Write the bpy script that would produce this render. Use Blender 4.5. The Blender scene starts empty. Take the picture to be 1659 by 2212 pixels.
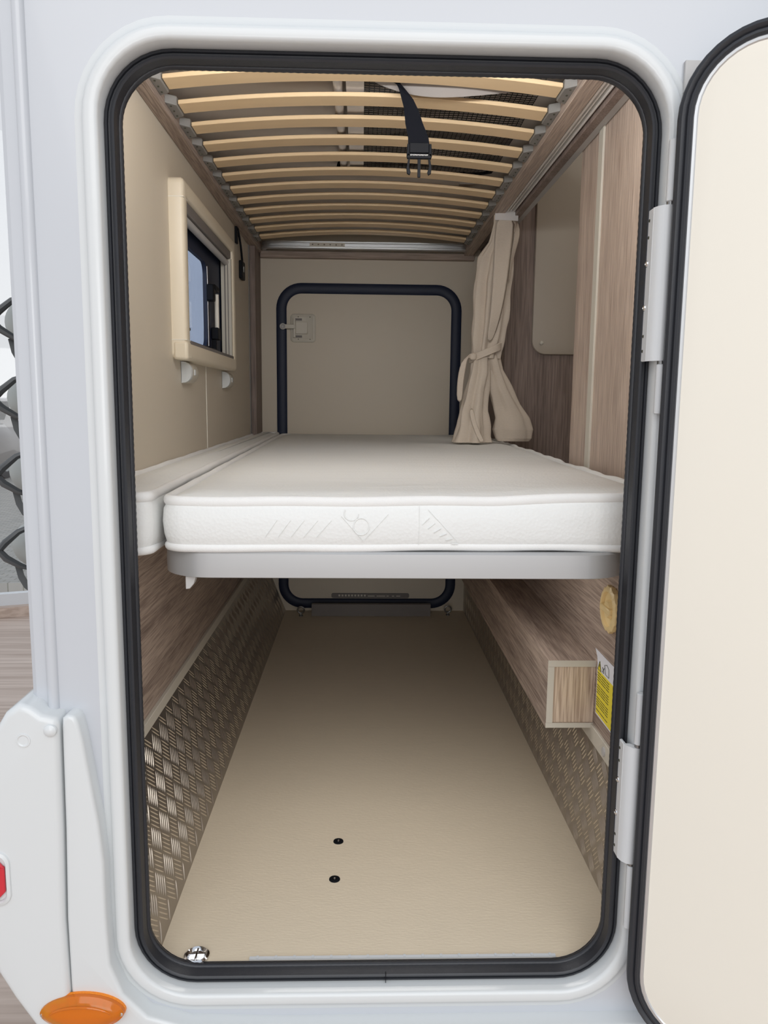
import bpy, bmesh, math, random
from mathutils import Vector, Matrix
PI = math.pi
rnd = random.Random(4)
sc = bpy.context.scene
COL = sc.collection

# ------------------------------------------------------------------ camera
def make_camera():
    p, y, r = math.radians(8.05), math.radians(1.70), math.radians(0.60)
    fw = Vector((math.sin(y)*math.cos(p), math.cos(y)*math.cos(p), -math.sin(p)))
    rt = Vector((math.cos(y), -math.sin(y), 0)); up = rt.cross(fw)
    rt2 = rt*math.cos(r) + up*math.sin(r); up2 = up*math.cos(r) - rt*math.sin(r)
    cd = bpy.data.cameras.new('camera'); cam = bpy.data.objects.new('camera', cd)
    COL.objects.link(cam)
    cd.sensor_fit = 'HORIZONTAL'; cd.sensor_width = 36.0; cd.lens = 36.0*1661/1659
    cd.clip_start = 0.02; cd.clip_end = 200
    m = Matrix((rt2, up2, -fw)).transposed().to_4x4(); m.translation = Vector((0, 0, 0.81))
    cam.matrix_world = m
    sc.camera = cam
make_camera()

# ------------------------------------------------------------------ world, light, exposure
w = bpy.data.worlds.new('overcast_sky'); sc.world = w; w.use_nodes = True
nt = w.node_tree; nt.nodes.clear()
wo = nt.nodes.new('ShaderNodeOutputWorld'); wb = nt.nodes.new('ShaderNodeBackground')
tc = nt.nodes.new('ShaderNodeTexCoord'); sep = nt.nodes.new('ShaderNodeSeparateXYZ')
cr = nt.nodes.new('ShaderNodeValToRGB')
cr.color_ramp.elements[0].position = 0.45; cr.color_ramp.elements[0].color = (0.98, 0.985, 1.0, 1)
cr.color_ramp.elements[1].position = 1.0; cr.color_ramp.elements[1].color = (0.80, 0.88, 1.0, 1)
mp = nt.nodes.new('ShaderNodeMapRange'); mp.inputs['From Min'].default_value = -1
nt.links.new(tc.outputs['Generated'], sep.inputs[0]); nt.links.new(sep.outputs['Z'], mp.inputs['Value'])
nt.links.new(mp.outputs[0], cr.inputs[0]); nt.links.new(cr.outputs[0], wb.inputs[0])
wb.inputs[1].default_value = 0.78
nt.links.new(wb.outputs[0], wo.inputs[0])
# added fill lights, no fixture seen: two broad soft ones behind the camera
def area(name, loc, rot, sx, sy, power, color=(1, 1, 1)):
    d = bpy.data.lights.new(name, 'AREA'); d.shape = 'RECTANGLE'; d.size = sx; d.size_y = sy
    d.energy = power; d.color = color
    o = bpy.data.objects.new(name, d); COL.objects.link(o); o.location = loc; o.rotation_euler = rot
    return o
area('front_fill_light', (0.1, -3.2, 1.0), (math.radians(90), 0, 0), 2.2, 1.3, 26, (1.0, 0.99, 0.97))  # added fill aimed level into the hatch; no window known there
area('overhead_fill_light', (0.3, -3.3, 3.8), (math.radians(52), 0, 0), 5.0, 3.8, 125, (1.0, 0.99, 0.97))  # added overhead fill for the front floor; no skylight known there
# added interior fills, unseen: above the hatch, under the bunk, in the aisle
area('bunk_fill_light', (0.03, 1.060, 1.300), (math.radians(100), 0, 0), 0.62, 0.03, 3.15, (0.96, 0.98, 1.0))
area('garage_fill_light', (0.05, 1.30, 0.570), (math.radians(-6), 0, 0), 0.5, 0.05, 0.68, (1.0, 0.97, 0.93))
area('aisle_fill_light', (0.95, 1.9, 2.05), (0, 0, 0), 0.5, 0.8, 3.0, (1.0, 0.94, 0.86))
sc.view_settings.view_transform = 'Standard'; sc.view_settings.look = 'None'
sc.view_settings.gamma = 1.0; sc.view_settings.use_curve_mapping = False
sc.view_settings.exposure = 0.0

# ------------------------------------------------------------------ materials
MATS = {}
def nodes_of(name):
    m = bpy.data.materials.new(name); m.use_nodes = True; MATS[name] = m
    n = m.node_tree; b = n.nodes['Principled BSDF']
    return m, n, b
def setp(b, **k):
    for a, v in k.items():
        b.inputs[a.replace('_', ' ')].default_value = v
def mat(name, col, rough=0.5, metal=0.0, var=0.04, scale=30, bump=0.0, bscale=200, coat=0.0, spec=0.5, stretch=(1, 1, 1), aniso=0):
    m, n, b = nodes_of(name)
    t = n.nodes.new('ShaderNodeTexCoord'); mg = n.nodes.new('ShaderNodeMapping'); mg.inputs['Scale'].default_value = stretch
    n.links.new(t.outputs['Object'], mg.inputs[0])
    ns = n.nodes.new('ShaderNodeTexNoise'); ns.inputs['Scale'].default_value = scale; ns.inputs['Detail'].default_value = 4
    n.links.new(mg.outputs[0], ns.inputs['Vector'])
    mx = n.nodes.new('ShaderNodeMix'); mx.data_type = 'RGBA'
    mx.inputs[6].default_value = tuple(c*(1-var) for c in col)+(1,)
    mx.inputs[7].default_value = tuple(min(1, c*(1+var)) for c in col)+(1,)
    n.links.new(ns.outputs['Fac'], mx.inputs[0]); n.links.new(mx.outputs[2], b.inputs['Base Color'])
    setp(b, Roughness=rough, Metallic=metal); b.inputs['Coat Weight'].default_value = coat
    b.inputs['Coat Roughness'].default_value = 0.05
    b.inputs['Specular IOR Level'].default_value = spec
    if bump:
        n2 = n.nodes.new('ShaderNodeTexNoise'); n2.inputs['Scale'].default_value = bscale; n2.inputs['Detail'].default_value = 2
        n.links.new(mg.outputs[0], n2.inputs['Vector'])
        bp = n.nodes.new('ShaderNodeBump'); bp.inputs['Strength'].default_value = bump; bp.inputs['Distance'].default_value = 0.001
        n.links.new(n2.outputs['Fac'], bp.inputs['Height']); n.links.new(bp.outputs[0], b.inputs['Normal'])
    return m
def wood(name, dark, light, axis, rough=0.55, fine=260, bump=0.35, wide=14):
    m, n, b = nodes_of(name)
    t = n.nodes.new('ShaderNodeTexCoord'); mg = n.nodes.new('ShaderNodeMapping')
    s = [1, 1, 1]; s['xyz'.index(axis)] = 0.035; mg.inputs['Scale'].default_value = s
    n.links.new(t.outputs['Object'], mg.inputs[0])
    def noise(sc_, det, dist=0.0):
        q = n.nodes.new('ShaderNodeTexNoise'); q.inputs['Scale'].default_value = sc_; q.inputs['Detail'].default_value = det
        q.inputs['Distortion'].default_value = dist; n.links.new(mg.outputs[0], q.inputs['Vector']); return q
    a = noise(fine, 3, 0.4); c = noise(wide, 4, 0.6)
    ra = n.nodes.new('ShaderNodeValToRGB'); ra.color_ramp.elements[0].position = 0.36; ra.color_ramp.elements[1].position = 0.62
    n.links.new(a.outputs['Fac'], ra.inputs[0])
    mth = n.nodes.new('ShaderNodeMath'); mth.operation = 'MULTIPLY_ADD'; mth.inputs[1].default_value = 0.55
    m2 = n.nodes.new('ShaderNodeMath'); m2.operation = 'MULTIPLY_ADD'; m2.inputs[1].default_value = 1.3; m2.inputs[2].default_value = -0.42
    n.links.new(c.outputs['Fac'], m2.inputs[0]); n.links.new(ra.outputs[0], mth.inputs[0]); n.links.new(m2.outputs[0], mth.inputs[2])
    mx = n.nodes.new('ShaderNodeMix'); mx.data_type = 'RGBA'; mx.clamp_factor = True
    mx.inputs[6].default_value = dark+(1,); mx.inputs[7].default_value = light+(1,)
    n.links.new(mth.outputs[0], mx.inputs[0]); n.links.new(mx.outputs[2], b.inputs['Base Color'])
    bp = n.nodes.new('ShaderNodeBump'); bp.inputs['Strength'].default_value = bump; bp.inputs['Distance'].default_value = 0.0006
    n.links.new(ra.outputs[0], bp.inputs['Height']); n.links.new(bp.outputs[0], b.inputs['Normal'])
    setp(b, Roughness=rough)
    return m
mat('white_paint', (0.56, 0.585, 0.625), 0.2, var=0.01, scale=2, coat=0.25)
mat('white_plastic', (0.69, 0.715, 0.725), 0.25, var=0.01, scale=3, coat=0.2)
mat('white_metal', (0.68, 0.70, 0.72), 0.3, var=0.01)
mat('partition_board', (0.46, 0.40, 0.325), 0.45, var=0.015, scale=5)
mat('black_rubber', (0.022, 0.024, 0.03), 0.42, var=0.15, bump=0.15, bscale=500)
mat('navy_rubber', (0.006, 0.013, 0.04), 0.55, var=0.1)
mat('cream_panel', (0.86, 0.82, 0.73), 0.45, var=0.015, scale=5)
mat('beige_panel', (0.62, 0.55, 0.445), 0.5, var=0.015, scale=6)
mat('beige_plastic', (0.78, 0.69, 0.54), 0.4, var=0.01)
mat('cream_floor', (0.77, 0.665, 0.51), 0.5, var=0.035, scale=60, bump=0.3, bscale=260, stretch=(0.35, 1, 1))
mat('banding', (0.62, 0.58, 0.50), 0.45, var=0.02)
mat('grey_board', (0.20, 0.18, 0.17), 0.6, var=0.06)
mat('aluminium', (0.66, 0.67, 0.68), 0.34, metal=0.85, var=0.02, stretch=(1, 0.1, 1), scale=80)
mat('tread_bar', (0.74, 0.68, 0.60), 0.36, metal=0.9)  # lighter than the sheet: the glint on the bars is put into the colour
mat('tread_metal', (0.46, 0.42, 0.38), 0.33, metal=0.9, var=0.06, scale=20)
mat('silver_frame', (0.50, 0.505, 0.51), 0.35, metal=0.4, var=0.02, stretch=(0.1, 1, 1), scale=40)
mat('chrome', (0.75, 0.75, 0.76), 0.12, metal=1.0, var=0.01)
mat('steel_dark', (0.30, 0.30, 0.30), 0.35, metal=1.0, var=0.05)
mat('birch', (0.85, 0.63, 0.38), 0.42, var=0.10, scale=30, stretch=(0.12, 1, 1), bump=0.1)
mat('grey_plastic', (0.52, 0.51, 0.50), 0.5)
mat('holder_grey', (0.25, 0.24, 0.225), 0.5)
mat('rail_white', (0.86, 0.83, 0.79), 0.35)
mat('black_webbing', (0.006, 0.007, 0.011), 0.85, spec=0.15, bump=0.5, bscale=900)
mat('black_plastic', (0.008, 0.009, 0.012), 0.5, spec=0.12)
mat('net_cord', (0.03, 0.03, 0.032), 0.7)
mat('underlay', (0.62, 0.56, 0.50), 0.8, var=0.05)
mat('hem_cloth', (0.33, 0.30, 0.28), 0.9, var=0.06)
mat('white_fabric', (0.70, 0.67, 0.65), 0.85, var=0.04, bump=0.3)
mat('curtain_fabric', (0.66, 0.57, 0.475), 0.9, var=0.07, scale=500, bump=0.6, bscale=700, stretch=(0.3, 0.3, 1))
mat('mattress_tape', (0.84, 0.84, 0.83), 0.75, var=0.03, bump=0.4, bscale=900)
mat('yellow_plastic', (0.85, 0.66, 0.34), 0.4)
mat('yellow_print', (0.85, 0.72, 0.03), 0.4, var=0.01)
mat('paper', (0.78, 0.79, 0.85), 0.5, var=0.01)
mat('print_black', (0.05, 0.05, 0.03), 0.6)
mat('red_lens', (0.62, 0.01, 0.03), 0.15, coat=1.0)
mat('car_paint', (0.24, 0.21, 0.19), 0.25, coat=1.0)
mat('car_pale', (0.75, 0.76, 0.78), 0.2, coat=1.0)
mat('carrier_grey', (0.38, 0.405, 0.40), 0.35, metal=0.2)
mat('dark_grey_plastic', (0.06, 0.065, 0.07), 0.4)
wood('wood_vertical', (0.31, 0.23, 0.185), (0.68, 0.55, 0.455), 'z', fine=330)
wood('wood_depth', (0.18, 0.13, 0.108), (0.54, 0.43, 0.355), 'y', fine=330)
wood('wood_across', (0.17, 0.122, 0.10), (0.44, 0.34, 0.275), 'x')
wood('wood_shaded_wall', (0.12, 0.085, 0.072), (0.32, 0.245, 0.21), 'z')  # same wood in darker tones: dim light at the partition put into the colour
wood('wood_light_end', (0.34, 0.235, 0.17), (0.88, 0.72, 0.56), 'z', fine=330)
wood('hall_laminate', (0.40, 0.30, 0.24), (0.66, 0.54, 0.46), 'x', fine=40, wide=5, bump=0.1)
# mattress ticking: knitted dots in low relief
def ticking():
    m, n, b = nodes_of('ticking')
    t = n.nodes.new('ShaderNodeTexCoord')
    v = n.nodes.new('ShaderNodeTexVoronoi'); v.inputs['Scale'].default_value = 210
    n.links.new(t.outputs['Object'], v.inputs['Vector'])
    q = n.nodes.new('ShaderNodeTexNoise'); q.inputs['Scale'].default_value = 9; q.inputs['Detail'].default_value = 5; q.inputs['Distortion'].default_value = 1.2
    mg = n.nodes.new('ShaderNodeMapping'); mg.inputs['Scale'].default_value = (0.5, 1.6, 1)
    n.links.new(t.outputs['Object'], mg.inputs[0]); n.links.new(mg.outputs[0], q.inputs['Vector'])
    r = n.nodes.new('ShaderNodeValToRGB'); r.color_ramp.elements[0].color = (0.79, 0.80, 0.785, 1); r.color_ramp.elements[1].color = (0.83, 0.84, 0.83, 1)
    n.links.new(q.outputs['Fac'], r.inputs[0]); n.links.new(r.outputs[0], b.inputs['Base Color'])
    b1 = n.nodes.new('ShaderNodeBump'); b1.inputs['Strength'].default_value = 0.35; b1.inputs['Distance'].default_value = 0.0012
    b2 = n.nodes.new('ShaderNodeBump'); b2.inputs['Strength'].default_value = 0.5; b2.inputs['Distance'].default_value = 0.004
    n.links.new(v.outputs['Distance'], b1.inputs['Height']); n.links.new(q.outputs['Fac'], b2.inputs['Height'])
    n.links.new(b1.outputs[0], b2.inputs['Normal']); n.links.new(b2.outputs[0], b.inputs['Normal'])
    setp(b, Roughness=0.7)
ticking()
def clear(name, tint, gloss_col=(1, 1, 1), rough=0.02, fac=0.12):
    m = bpy.data.materials.new(name); m.use_nodes = True; MATS[name] = m
    n = m.node_tree; n.nodes.clear()
    o = n.nodes.new('ShaderNodeOutputMaterial'); t = n.nodes.new('ShaderNodeBsdfTransparent'); g = n.nodes.new('ShaderNodeBsdfGlossy')
    t.inputs[0].default_value = tint+(1,); g.inputs[0].default_value = gloss_col+(1,); g.inputs['Roughness'].default_value = rough
    lw = n.nodes.new('ShaderNodeLayerWeight'); lw.inputs['Blend'].default_value = 0.5
    pw = n.nodes.new('ShaderNodeMath'); pw.operation = 'POWER'; pw.inputs[1].default_value = 5
    ma = n.nodes.new('ShaderNodeMath'); ma.operation = 'MULTIPLY_ADD'; ma.inputs[1].default_value = 0.6; ma.inputs[2].default_value = 0.03
    n.links.new(lw.outputs['Facing'], pw.inputs[0]); n.links.new(pw.outputs[0], ma.inputs[0])
    mx = n.nodes.new('ShaderNodeMixShader'); n.links.new(ma.outputs[0], mx.inputs[0])
    n.links.new(t.outputs[0], mx.inputs[1]); n.links.new(g.outputs[0], mx.inputs[2]); n.links.new(mx.outputs[0], o.inputs[0])
clear('tinted_glass', (0.76, 0.82, 0.93))
clear('hall_glass', (0.985, 0.99, 0.99))
def amber():
    m, n, b = nodes_of('amber_lens')
    setp(b, Roughness=0.08); b.inputs['Base Color'].default_value = (1.0, 0.33, 0.01, 1)
    b.inputs['Transmission Weight'].default_value = 0.6; b.inputs['Specular IOR Level'].default_value = 0.35
    m, n, b = nodes_of('amber_reflector')
    v = n.nodes.new('ShaderNodeTexVoronoi'); v.inputs['Scale'].default_value = 700
    t = n.nodes.new('ShaderNodeTexCoord'); n.links.new(t.outputs['Object'], v.inputs['Vector'])
    r = n.nodes.new('ShaderNodeValToRGB'); r.color_ramp.elements[0].color = (0.80, 0.17, 0.003, 1); r.color_ramp.elements[1].color = (0.95, 0.33, 0.01, 1)
    n.links.new(v.outputs['Distance'], r.inputs[0]); n.links.new(r.outputs[0], b.inputs['Base Color']); setp(b, Roughness=0.3)
amber()
def cobble_mat():
    m, n, b = nodes_of('cobbles')
    t = n.nodes.new('ShaderNodeTexCoord'); br = n.nodes.new('ShaderNodeTexBrick'); br.inputs['Scale'].default_value = 4.0
    br.inputs['Color1'].default_value = (0.36, 0.35, 0.33, 1); br.inputs['Color2'].default_value = (0.45, 0.43, 0.40, 1); br.inputs['Mortar'].default_value = (0.24, 0.24, 0.2, 1)
    n.links.new(t.outputs['Object'], br.inputs['Vector']); n.links.new(br.outputs[0], b.inputs['Base Color']); setp(b, Roughness=0.8)
cobble_mat()

# ------------------------------------------------------------------ mesh building
class MB:
    def __init__(s): s.v = []; s.f = []
    def add(s, vs, fs):
        o = len(s.v); s.v += [tuple(q) for q in vs]; s.f += [tuple(i+o for i in f) for f in fs]; return s
    def box(s, x0, x1, y0, y1, z0, z1):
        return s.add([(x0,y0,z0),(x1,y0,z0),(x1,y1,z0),(x0,y1,z0),(x0,y0,z1),(x1,y0,z1),(x1,y1,z1),(x0,y1,z1)],
                     [(0,3,2,1),(4,5,6,7),(0,1,5,4),(1,2,6,5),(2,3,7,6),(3,0,4,7)])
    def obox(s, c, ax, ay, az):     # oriented box: centre and three half-axis vectors
        c, ax, ay, az = map(Vector, (c, ax, ay, az)); vs = []
        for k in (-1, 1):
            for i, j in ((-1,-1),(1,-1),(1,1),(-1,1)): vs.append(c+ax*i+ay*j+az*k)
        return s.add(vs, [(0,3,2,1),(4,5,6,7),(0,1,5,4),(1,2,6,5),(2,3,7,6),(3,0,4,7)])
    def rings(s, rings, closed=True, cap0=False, cap1=False, loop=False):
        o = len(s.v); n = len(rings[0])
        for r in rings: s.v += [tuple(p) for p in r]
        m = len(rings)
        for a in range(m if loop else m-1):
            b = (a+1) % m
            for i in range(n if closed else n-1):
                j = (i+1) % n
                s.f.append((o+a*n+i, o+a*n+j, o+b*n+j, o+b*n+i))
        if cap0: s.f.append(tuple(o+i for i in range(n))[::-1])
        if cap1: s.f.append(tuple(o+(m-1)*n+i for i in range(n)))
        return s
    def tube(s, path, r, n=8, cap=True, flat=1.0):
        path = [Vector(p) for p in path]; rs = r if isinstance(r, (list, tuple)) else [r]*len(path)
        rings = []; up = None
        for i, p in enumerate(path):
            t = (path[min(i+1, len(path)-1)]-path[max(i-1, 0)]).normalized()
            if up is None: up = Vector((0,0,1)) if abs(t.z) < .9 else Vector((0,1,0))
            a = t.cross(up).normalized(); b = a.cross(t).normalized(); up = b
            rings.append([p+a*math.cos(q*2*PI/n)*rs[i]+b*math.sin(q*2*PI/n)*rs[i]*flat for q in range(n)])
        return s.rings(rings, cap0=cap, cap1=cap)
    def ribbon(s, path, side, th=0.0012):   # flat band: path points, half-width vectors
        rings = []
        path = [Vector(p) for p in path]
        for i, p in enumerate(path):
            sd = Vector(side[i] if isinstance(side, list) else side)
            t = (path[min(i+1, len(path)-1)]-path[max(i-1, 0)]).normalized(); nn = t.cross(sd).normalized()*th
            rings.append([p-sd-nn, p+sd-nn, p+sd+nn, p-sd+nn])
        return s.rings(rings, cap0=True, cap1=True)
    def lathe(s, c, axis, prof, n=24):      # profile (radius, height along axis)
        c = Vector(c); ax = Vector(axis).normalized(); a = ax.orthogonal().normalized(); b = ax.cross(a)
        rings = [[c+ax*h+(a*math.cos(q*2*PI/n)+b*math.sin(q*2*PI/n))*r for q in range(n)] for r, h in prof]
        return s.rings(rings, cap0=prof[0][0] > 1e-5, cap1=prof[-1][0] > 1e-5)
    def prism(s, poly, fm, h0, h1):
        n = len(poly)
        return s.add([fm(u, v, h0) for u, v in poly]+[fm(u, v, h1) for u, v in poly],
                     [tuple(range(n))[::-1], tuple(range(n, 2*n))]+[(i, (i+1) % n, n+(i+1) % n, n+i) for i in range(n)])
    def sweep(s, rect, r, prof, fm, step=0.03, closedprof=False, warp=None, fill0=False, fill1=False):
        rings = [rrect(rect, r, off, step) for off, h in prof]
        out = []
        for (off, h), ring in zip(prof, rings):
            rr = []
            for i, (u, v) in enumerate(ring):
                q = Vector(fm(u, v, h))
                if warp: q = q+Vector(warp(q, i, off, h))
                rr.append(q)
            out.append(rr)
        return s.rings(out, loop=closedprof, cap0=fill0, cap1=fill1)

FXZ = lambda u, v, h: (u, h, v)     # wall facing the camera
FXY = lambda u, v, h: (u, v, h)     # horizontal
FYZ = lambda u, v, h: (h, u, v)     # side wall
def rrect(rect, r, off=0.0, step=0.03, seg=10):
    u0, u1, v0, v1 = rect; pts = []
    def line(a, b):
        n = max(1, int(round(math.dist(a, b)/step)))
        return [(a[0]+(b[0]-a[0])*i/n, a[1]+(b[1]-a[1])*i/n) for i in range(1, n)]
    cs = [(u1-r, v1-r, 0), (u0+r, v1-r, 90), (u0+r, v0+r, 180), (u1-r, v0+r, 270)]
    arcs = []
    for cu, cv, a0 in cs:
        arcs.append([(cu, cv, math.radians(a0+90*i/seg)) for i in range(seg+1)])
    raw = []
    for k in range(4):
        A = arcs[k]; B = arcs[(k+1) % 4]
        raw += A
        a, b = A[-1], B[0]
        pa = (a[0]+r*math.cos(a[2]), a[1]+r*math.sin(a[2])); pb = (b[0]+r*math.cos(b[2]), b[1]+r*math.sin(b[2]))
        n = max(1, int(round(math.dist(pa, pb)/step)))
        for i in range(1, n):
            t = i/n; raw.append((a[0]+(b[0]-a[0])*t, a[1]+(b[1]-a[1])*t, a[2]))
    rr = r+off
    if rr < 0:       # collapse to inner rectangle when inset goes past the radius
        out = []
        for cu, cv, a in raw:
            u = min(max(cu, u0-off), u1+off); v = min(max(cv, v0-off), v1+off)
            out.append((u, v))
        return out
    return [(cu+rr*math.cos(a), cv+rr*math.sin(a)) for cu, cv, a in raw]

def link(name, me, m, parent=None, origin=None):
    o = bpy.data.objects.new(name, me); COL.objects.link(o)
    if m: me.materials.append(MATS[m])
    if parent: o.parent = parent
    if origin is not None: o.location = origin
    return o
WL = {}
def wloc(o):
    return WL.get(o.name, Vector((0, 0, 0)))
def obj(name, mb, m, parent=None, origin=None, smooth=True, bevel=0.0, sub=0, angle=35, weld=True):
    """mb is in world coordinates; origin: where the object's own origin goes"""
    o0 = wloc(parent) if parent else Vector((0, 0, 0))
    og = Vector(origin) if origin is not None else o0
    me = bpy.data.meshes.new(name)
    me.from_pydata([tuple(Vector(v)-og) for v in mb.v], [], mb.f); me.update()
    bm = bmesh.new(); bm.from_mesh(me)
    if weld: bmesh.ops.remove_doubles(bm, verts=bm.verts, dist=1e-6)
    bmesh.ops.recalc_face_normals(bm, faces=bm.faces); bm.to_mesh(me); bm.free()
    if smooth:
        me.polygons.foreach_set('use_smooth', [True]*len(me.polygons))
        try: me.set_sharp_from_angle(angle=math.radians(angle))
        except Exception: pass
    o = link(name, me, m, parent, og-o0 if parent else og)
    WL[o.name] = og
    if bevel:
        b = o.modifiers.new('bevel', 'BEVEL'); b.width = bevel; b.segments = 2; b.limit_method = 'ANGLE'; b.angle_limit = math.radians(50); b.harden_normals = False
    if sub:
        q = o.modifiers.new('sub', 'SUBSURF'); q.levels = sub; q.render_levels = sub
    return o
def each(name, mb, m, parent=None, **k):
    """one object per connected piece of mb"""
    par = list(range(len(mb.v)))
    def find(a):
        while par[a] != a: par[a] = par[par[a]]; a = par[a]
        return a
    for f in mb.f:
        for b in f[1:]: par[find(b)] = find(f[0])
    groups = {}
    for f in mb.f: groups.setdefault(find(f[0]), []).append(f)
    out = []
    for fs in groups.values():
        idx = sorted({i for f in fs for i in f}); mp_ = {a: b for b, a in enumerate(idx)}
        q = MB(); q.add([mb.v[i] for i in idx], [tuple(mp_[i] for i in f) for f in fs])
        out.append(obj(name, q, m, parent, **k))
    return out
def stuff(o): o['kind'] = 'stuff'; return o
def thing(name, label, cat, loc, group=None):
    o = bpy.data.objects.new(name, None); COL.objects.link(o); o.location = loc; o.empty_display_size = 0.05
    o['label'] = label; o['category'] = cat
    if group: o['group'] = group
    WL[o.name] = Vector(loc); return o
def tag(o, label, cat, group=None):
    o['label'] = label; o['category'] = cat
    if group: o['group'] = group
    return o
def struct(name, mb, m, **k):
    o = obj(name, mb, m, **k); o['kind'] = 'structure'; return o
def holed(outer, hole, fm, h0, h1, m, name, parent=None, structure=False, holes=None):
    """flat slab between h0 and h1 with (rounded) holes; outer and holes are lists of (u, v)"""
    me = bpy.data.meshes.new(name); bm = bmesh.new()
    loops = [outer]+(holes or [hole]); vl = []
    for lp in loops:
        vs = [bm.verts.new(fm(u, v, h0)) for u, v in lp]; vl.append(vs)
        for i in range(len(vs)): bm.edges.new((vs[i], vs[(i+1) % len(vs)]))
    bmesh.ops.triangle_fill(bm, use_beauty=True, use_dissolve=False, edges=bm.edges[:])
    r = bmesh.ops.extrude_face_region(bm, geom=bm.faces[:])
    d = Vector(fm(0, 0, h1))-Vector(fm(0, 0, h0))
    bmesh.ops.translate(bm, verts=[g for g in r['geom'] if isinstance(g, bmesh.types.BMVert)], vec=d)
    bmesh.ops.recalc_face_normals(bm, faces=bm.faces)
    og = wloc(parent) if parent else Vector((0, 0, 0))
    bmesh.ops.translate(bm, verts=bm.verts, vec=-og)
    bm.to_mesh(me); bm.free()
    o = link(name, me, m, parent)
    if structure: o['kind'] = 'structure'
    return o
def R4(u0, u1, v0, v1): return [(u0, v0), (u1, v0), (u1, v1), (u0, v1)]

# ================================================================== CAMPER BODY (outside skin)
HR = (-0.316, 0.370, -0.012, 1.230)      # hatch opening, outer edge of the seal
HRAD = 0.086
body = thing('camper_body', 'white painted camper side wall with raised frame round the open hatch', 'camper', (0.0, 0.985, -0.2))
holed(R4(-0.414, 1.7, -0.45, 2.15), rrect(HR, HRAD, 0.004), FXZ, 0.985, 1.000, 'white_paint', 'side_panel', body)
# raised frame round the hatch
mb = MB().sweep(HR, HRAD, [(0.0, 1.012), (0.0, 0.980), (0.0015, 0.9765), (0.005, 0.975), (0.0125, 0.9752), (0.0165, 0.9765), (0.019, 0.980), (0.0205, 0.9825), (0.026, 0.9838), (0.030, 0.9852)], FXZ)
obj('hatch_frame', mb, 'white_plastic', body, angle=60)
# corner: half-round bead and flat corner strip
mb = MB(); n = 8
path = []
rings = []
for z in (0.402, 2.15):
    rings.append([(-0.4055+0.0075*math.cos(q*PI/n), 0.985-0.007*math.sin(q*PI/n), z) for q in range(n+1)])
mb.rings(rings, closed=False)
obj('corner_bead', mb, 'white_paint', body)
mb = MB(); rings = []
for z in (0.0, 2.15):
    rings.append([(-0.4135, 0.987, z), (-0.428, 0.987, z), (-0.434, 0.991, z), (-0.437, 1.000, z), (-0.437, 1.6, z), (-0.430, 1.6, z), (-0.430, 1.0, z), (-0.4135, 0.995, z)])
mb.rings(rings, cap0=True, cap1=True)
obj('corner_strip', mb, 'white_paint', body, angle=20)
holed(R4(1.0, 3.0, 0.0, 2.15), rrect((1.70, 2.30, 0.935, 1.215), 0.03), FYZ, -0.437, -0.425, 'white_paint', 'rear_panel', body)
obj('roof_panel', MB().box(-0.437, 1.7, 0.985, 3.0, 2.15, 2.17), 'white_paint', body)
obj('far_side_panel', MB().box(-0.437, 1.7, 2.99, 3.0, -0.45, 2.15), 'white_paint', body)
obj('underbody_panel', MB().box(-0.38, 1.69, 1.001, 2.988, -0.10, -0.06), 'steel_dark', body)

def slab(mbx, poly, y_back, y_front, r):
    """outline in (x, z), front edge rounded over radius r, steps along outline"""
    n = len(poly); cx = sum(p[0] for p in poly)/n; cz = sum(p[1] for p in poly)/n
    def inset(d):
        out = []
        for i in range(n):
            a, b, c = Vector(poly[i-1]), Vector(poly[i]), Vector(poly[(i+1) % n])
            e1 = (b-a).normalized(); e2 = (c-b).normalized()
            n1 = Vector((-e1.y, e1.x)); n2 = Vector((-e2.y, e2.x)); m = (n1+n2)
            m = m/max(0.5, m.dot(n1)) if m.length > 1e-4 else n1
            out.append(b+m*d)
        return out
    rings = [[(p[0], y_back, p[1]) for p in poly]]
    for k in range(6):
        a = k/5*PI/2; d = r*(1-math.cos(a)); y = y_front+r-r*math.sin(a)
        rings.append([(p.x, y, p.y) for p in inset(d)])
    mbx.rings(rings, cap0=True, cap1=True); return mbx
def dense(poly, step=0.02):
    out = []
    for i in range(len(poly)):
        a = poly[i]; b = poly[(i+1) % len(poly)]; k = max(1, int(math.dist(a, b)/step))
        for j in range(k): out.append((a[0]+(b[0]-a[0])*j/k, a[1]+(b[1]-a[1])*j/k))
    return out
def smoothpoly(poly, it=2):
    for _ in range(it):
        q = []
        for i in range(len(poly)):
            a = poly[i]; b = poly[(i+1) % len(poly)]
            q += [(a[0]*.75+b[0]*.25, a[1]*.75+b[1]*.25), (a[0]*.25+b[0]*.75, a[1]*.25+b[1]*.75)]
        poly = q
    return poly
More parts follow.
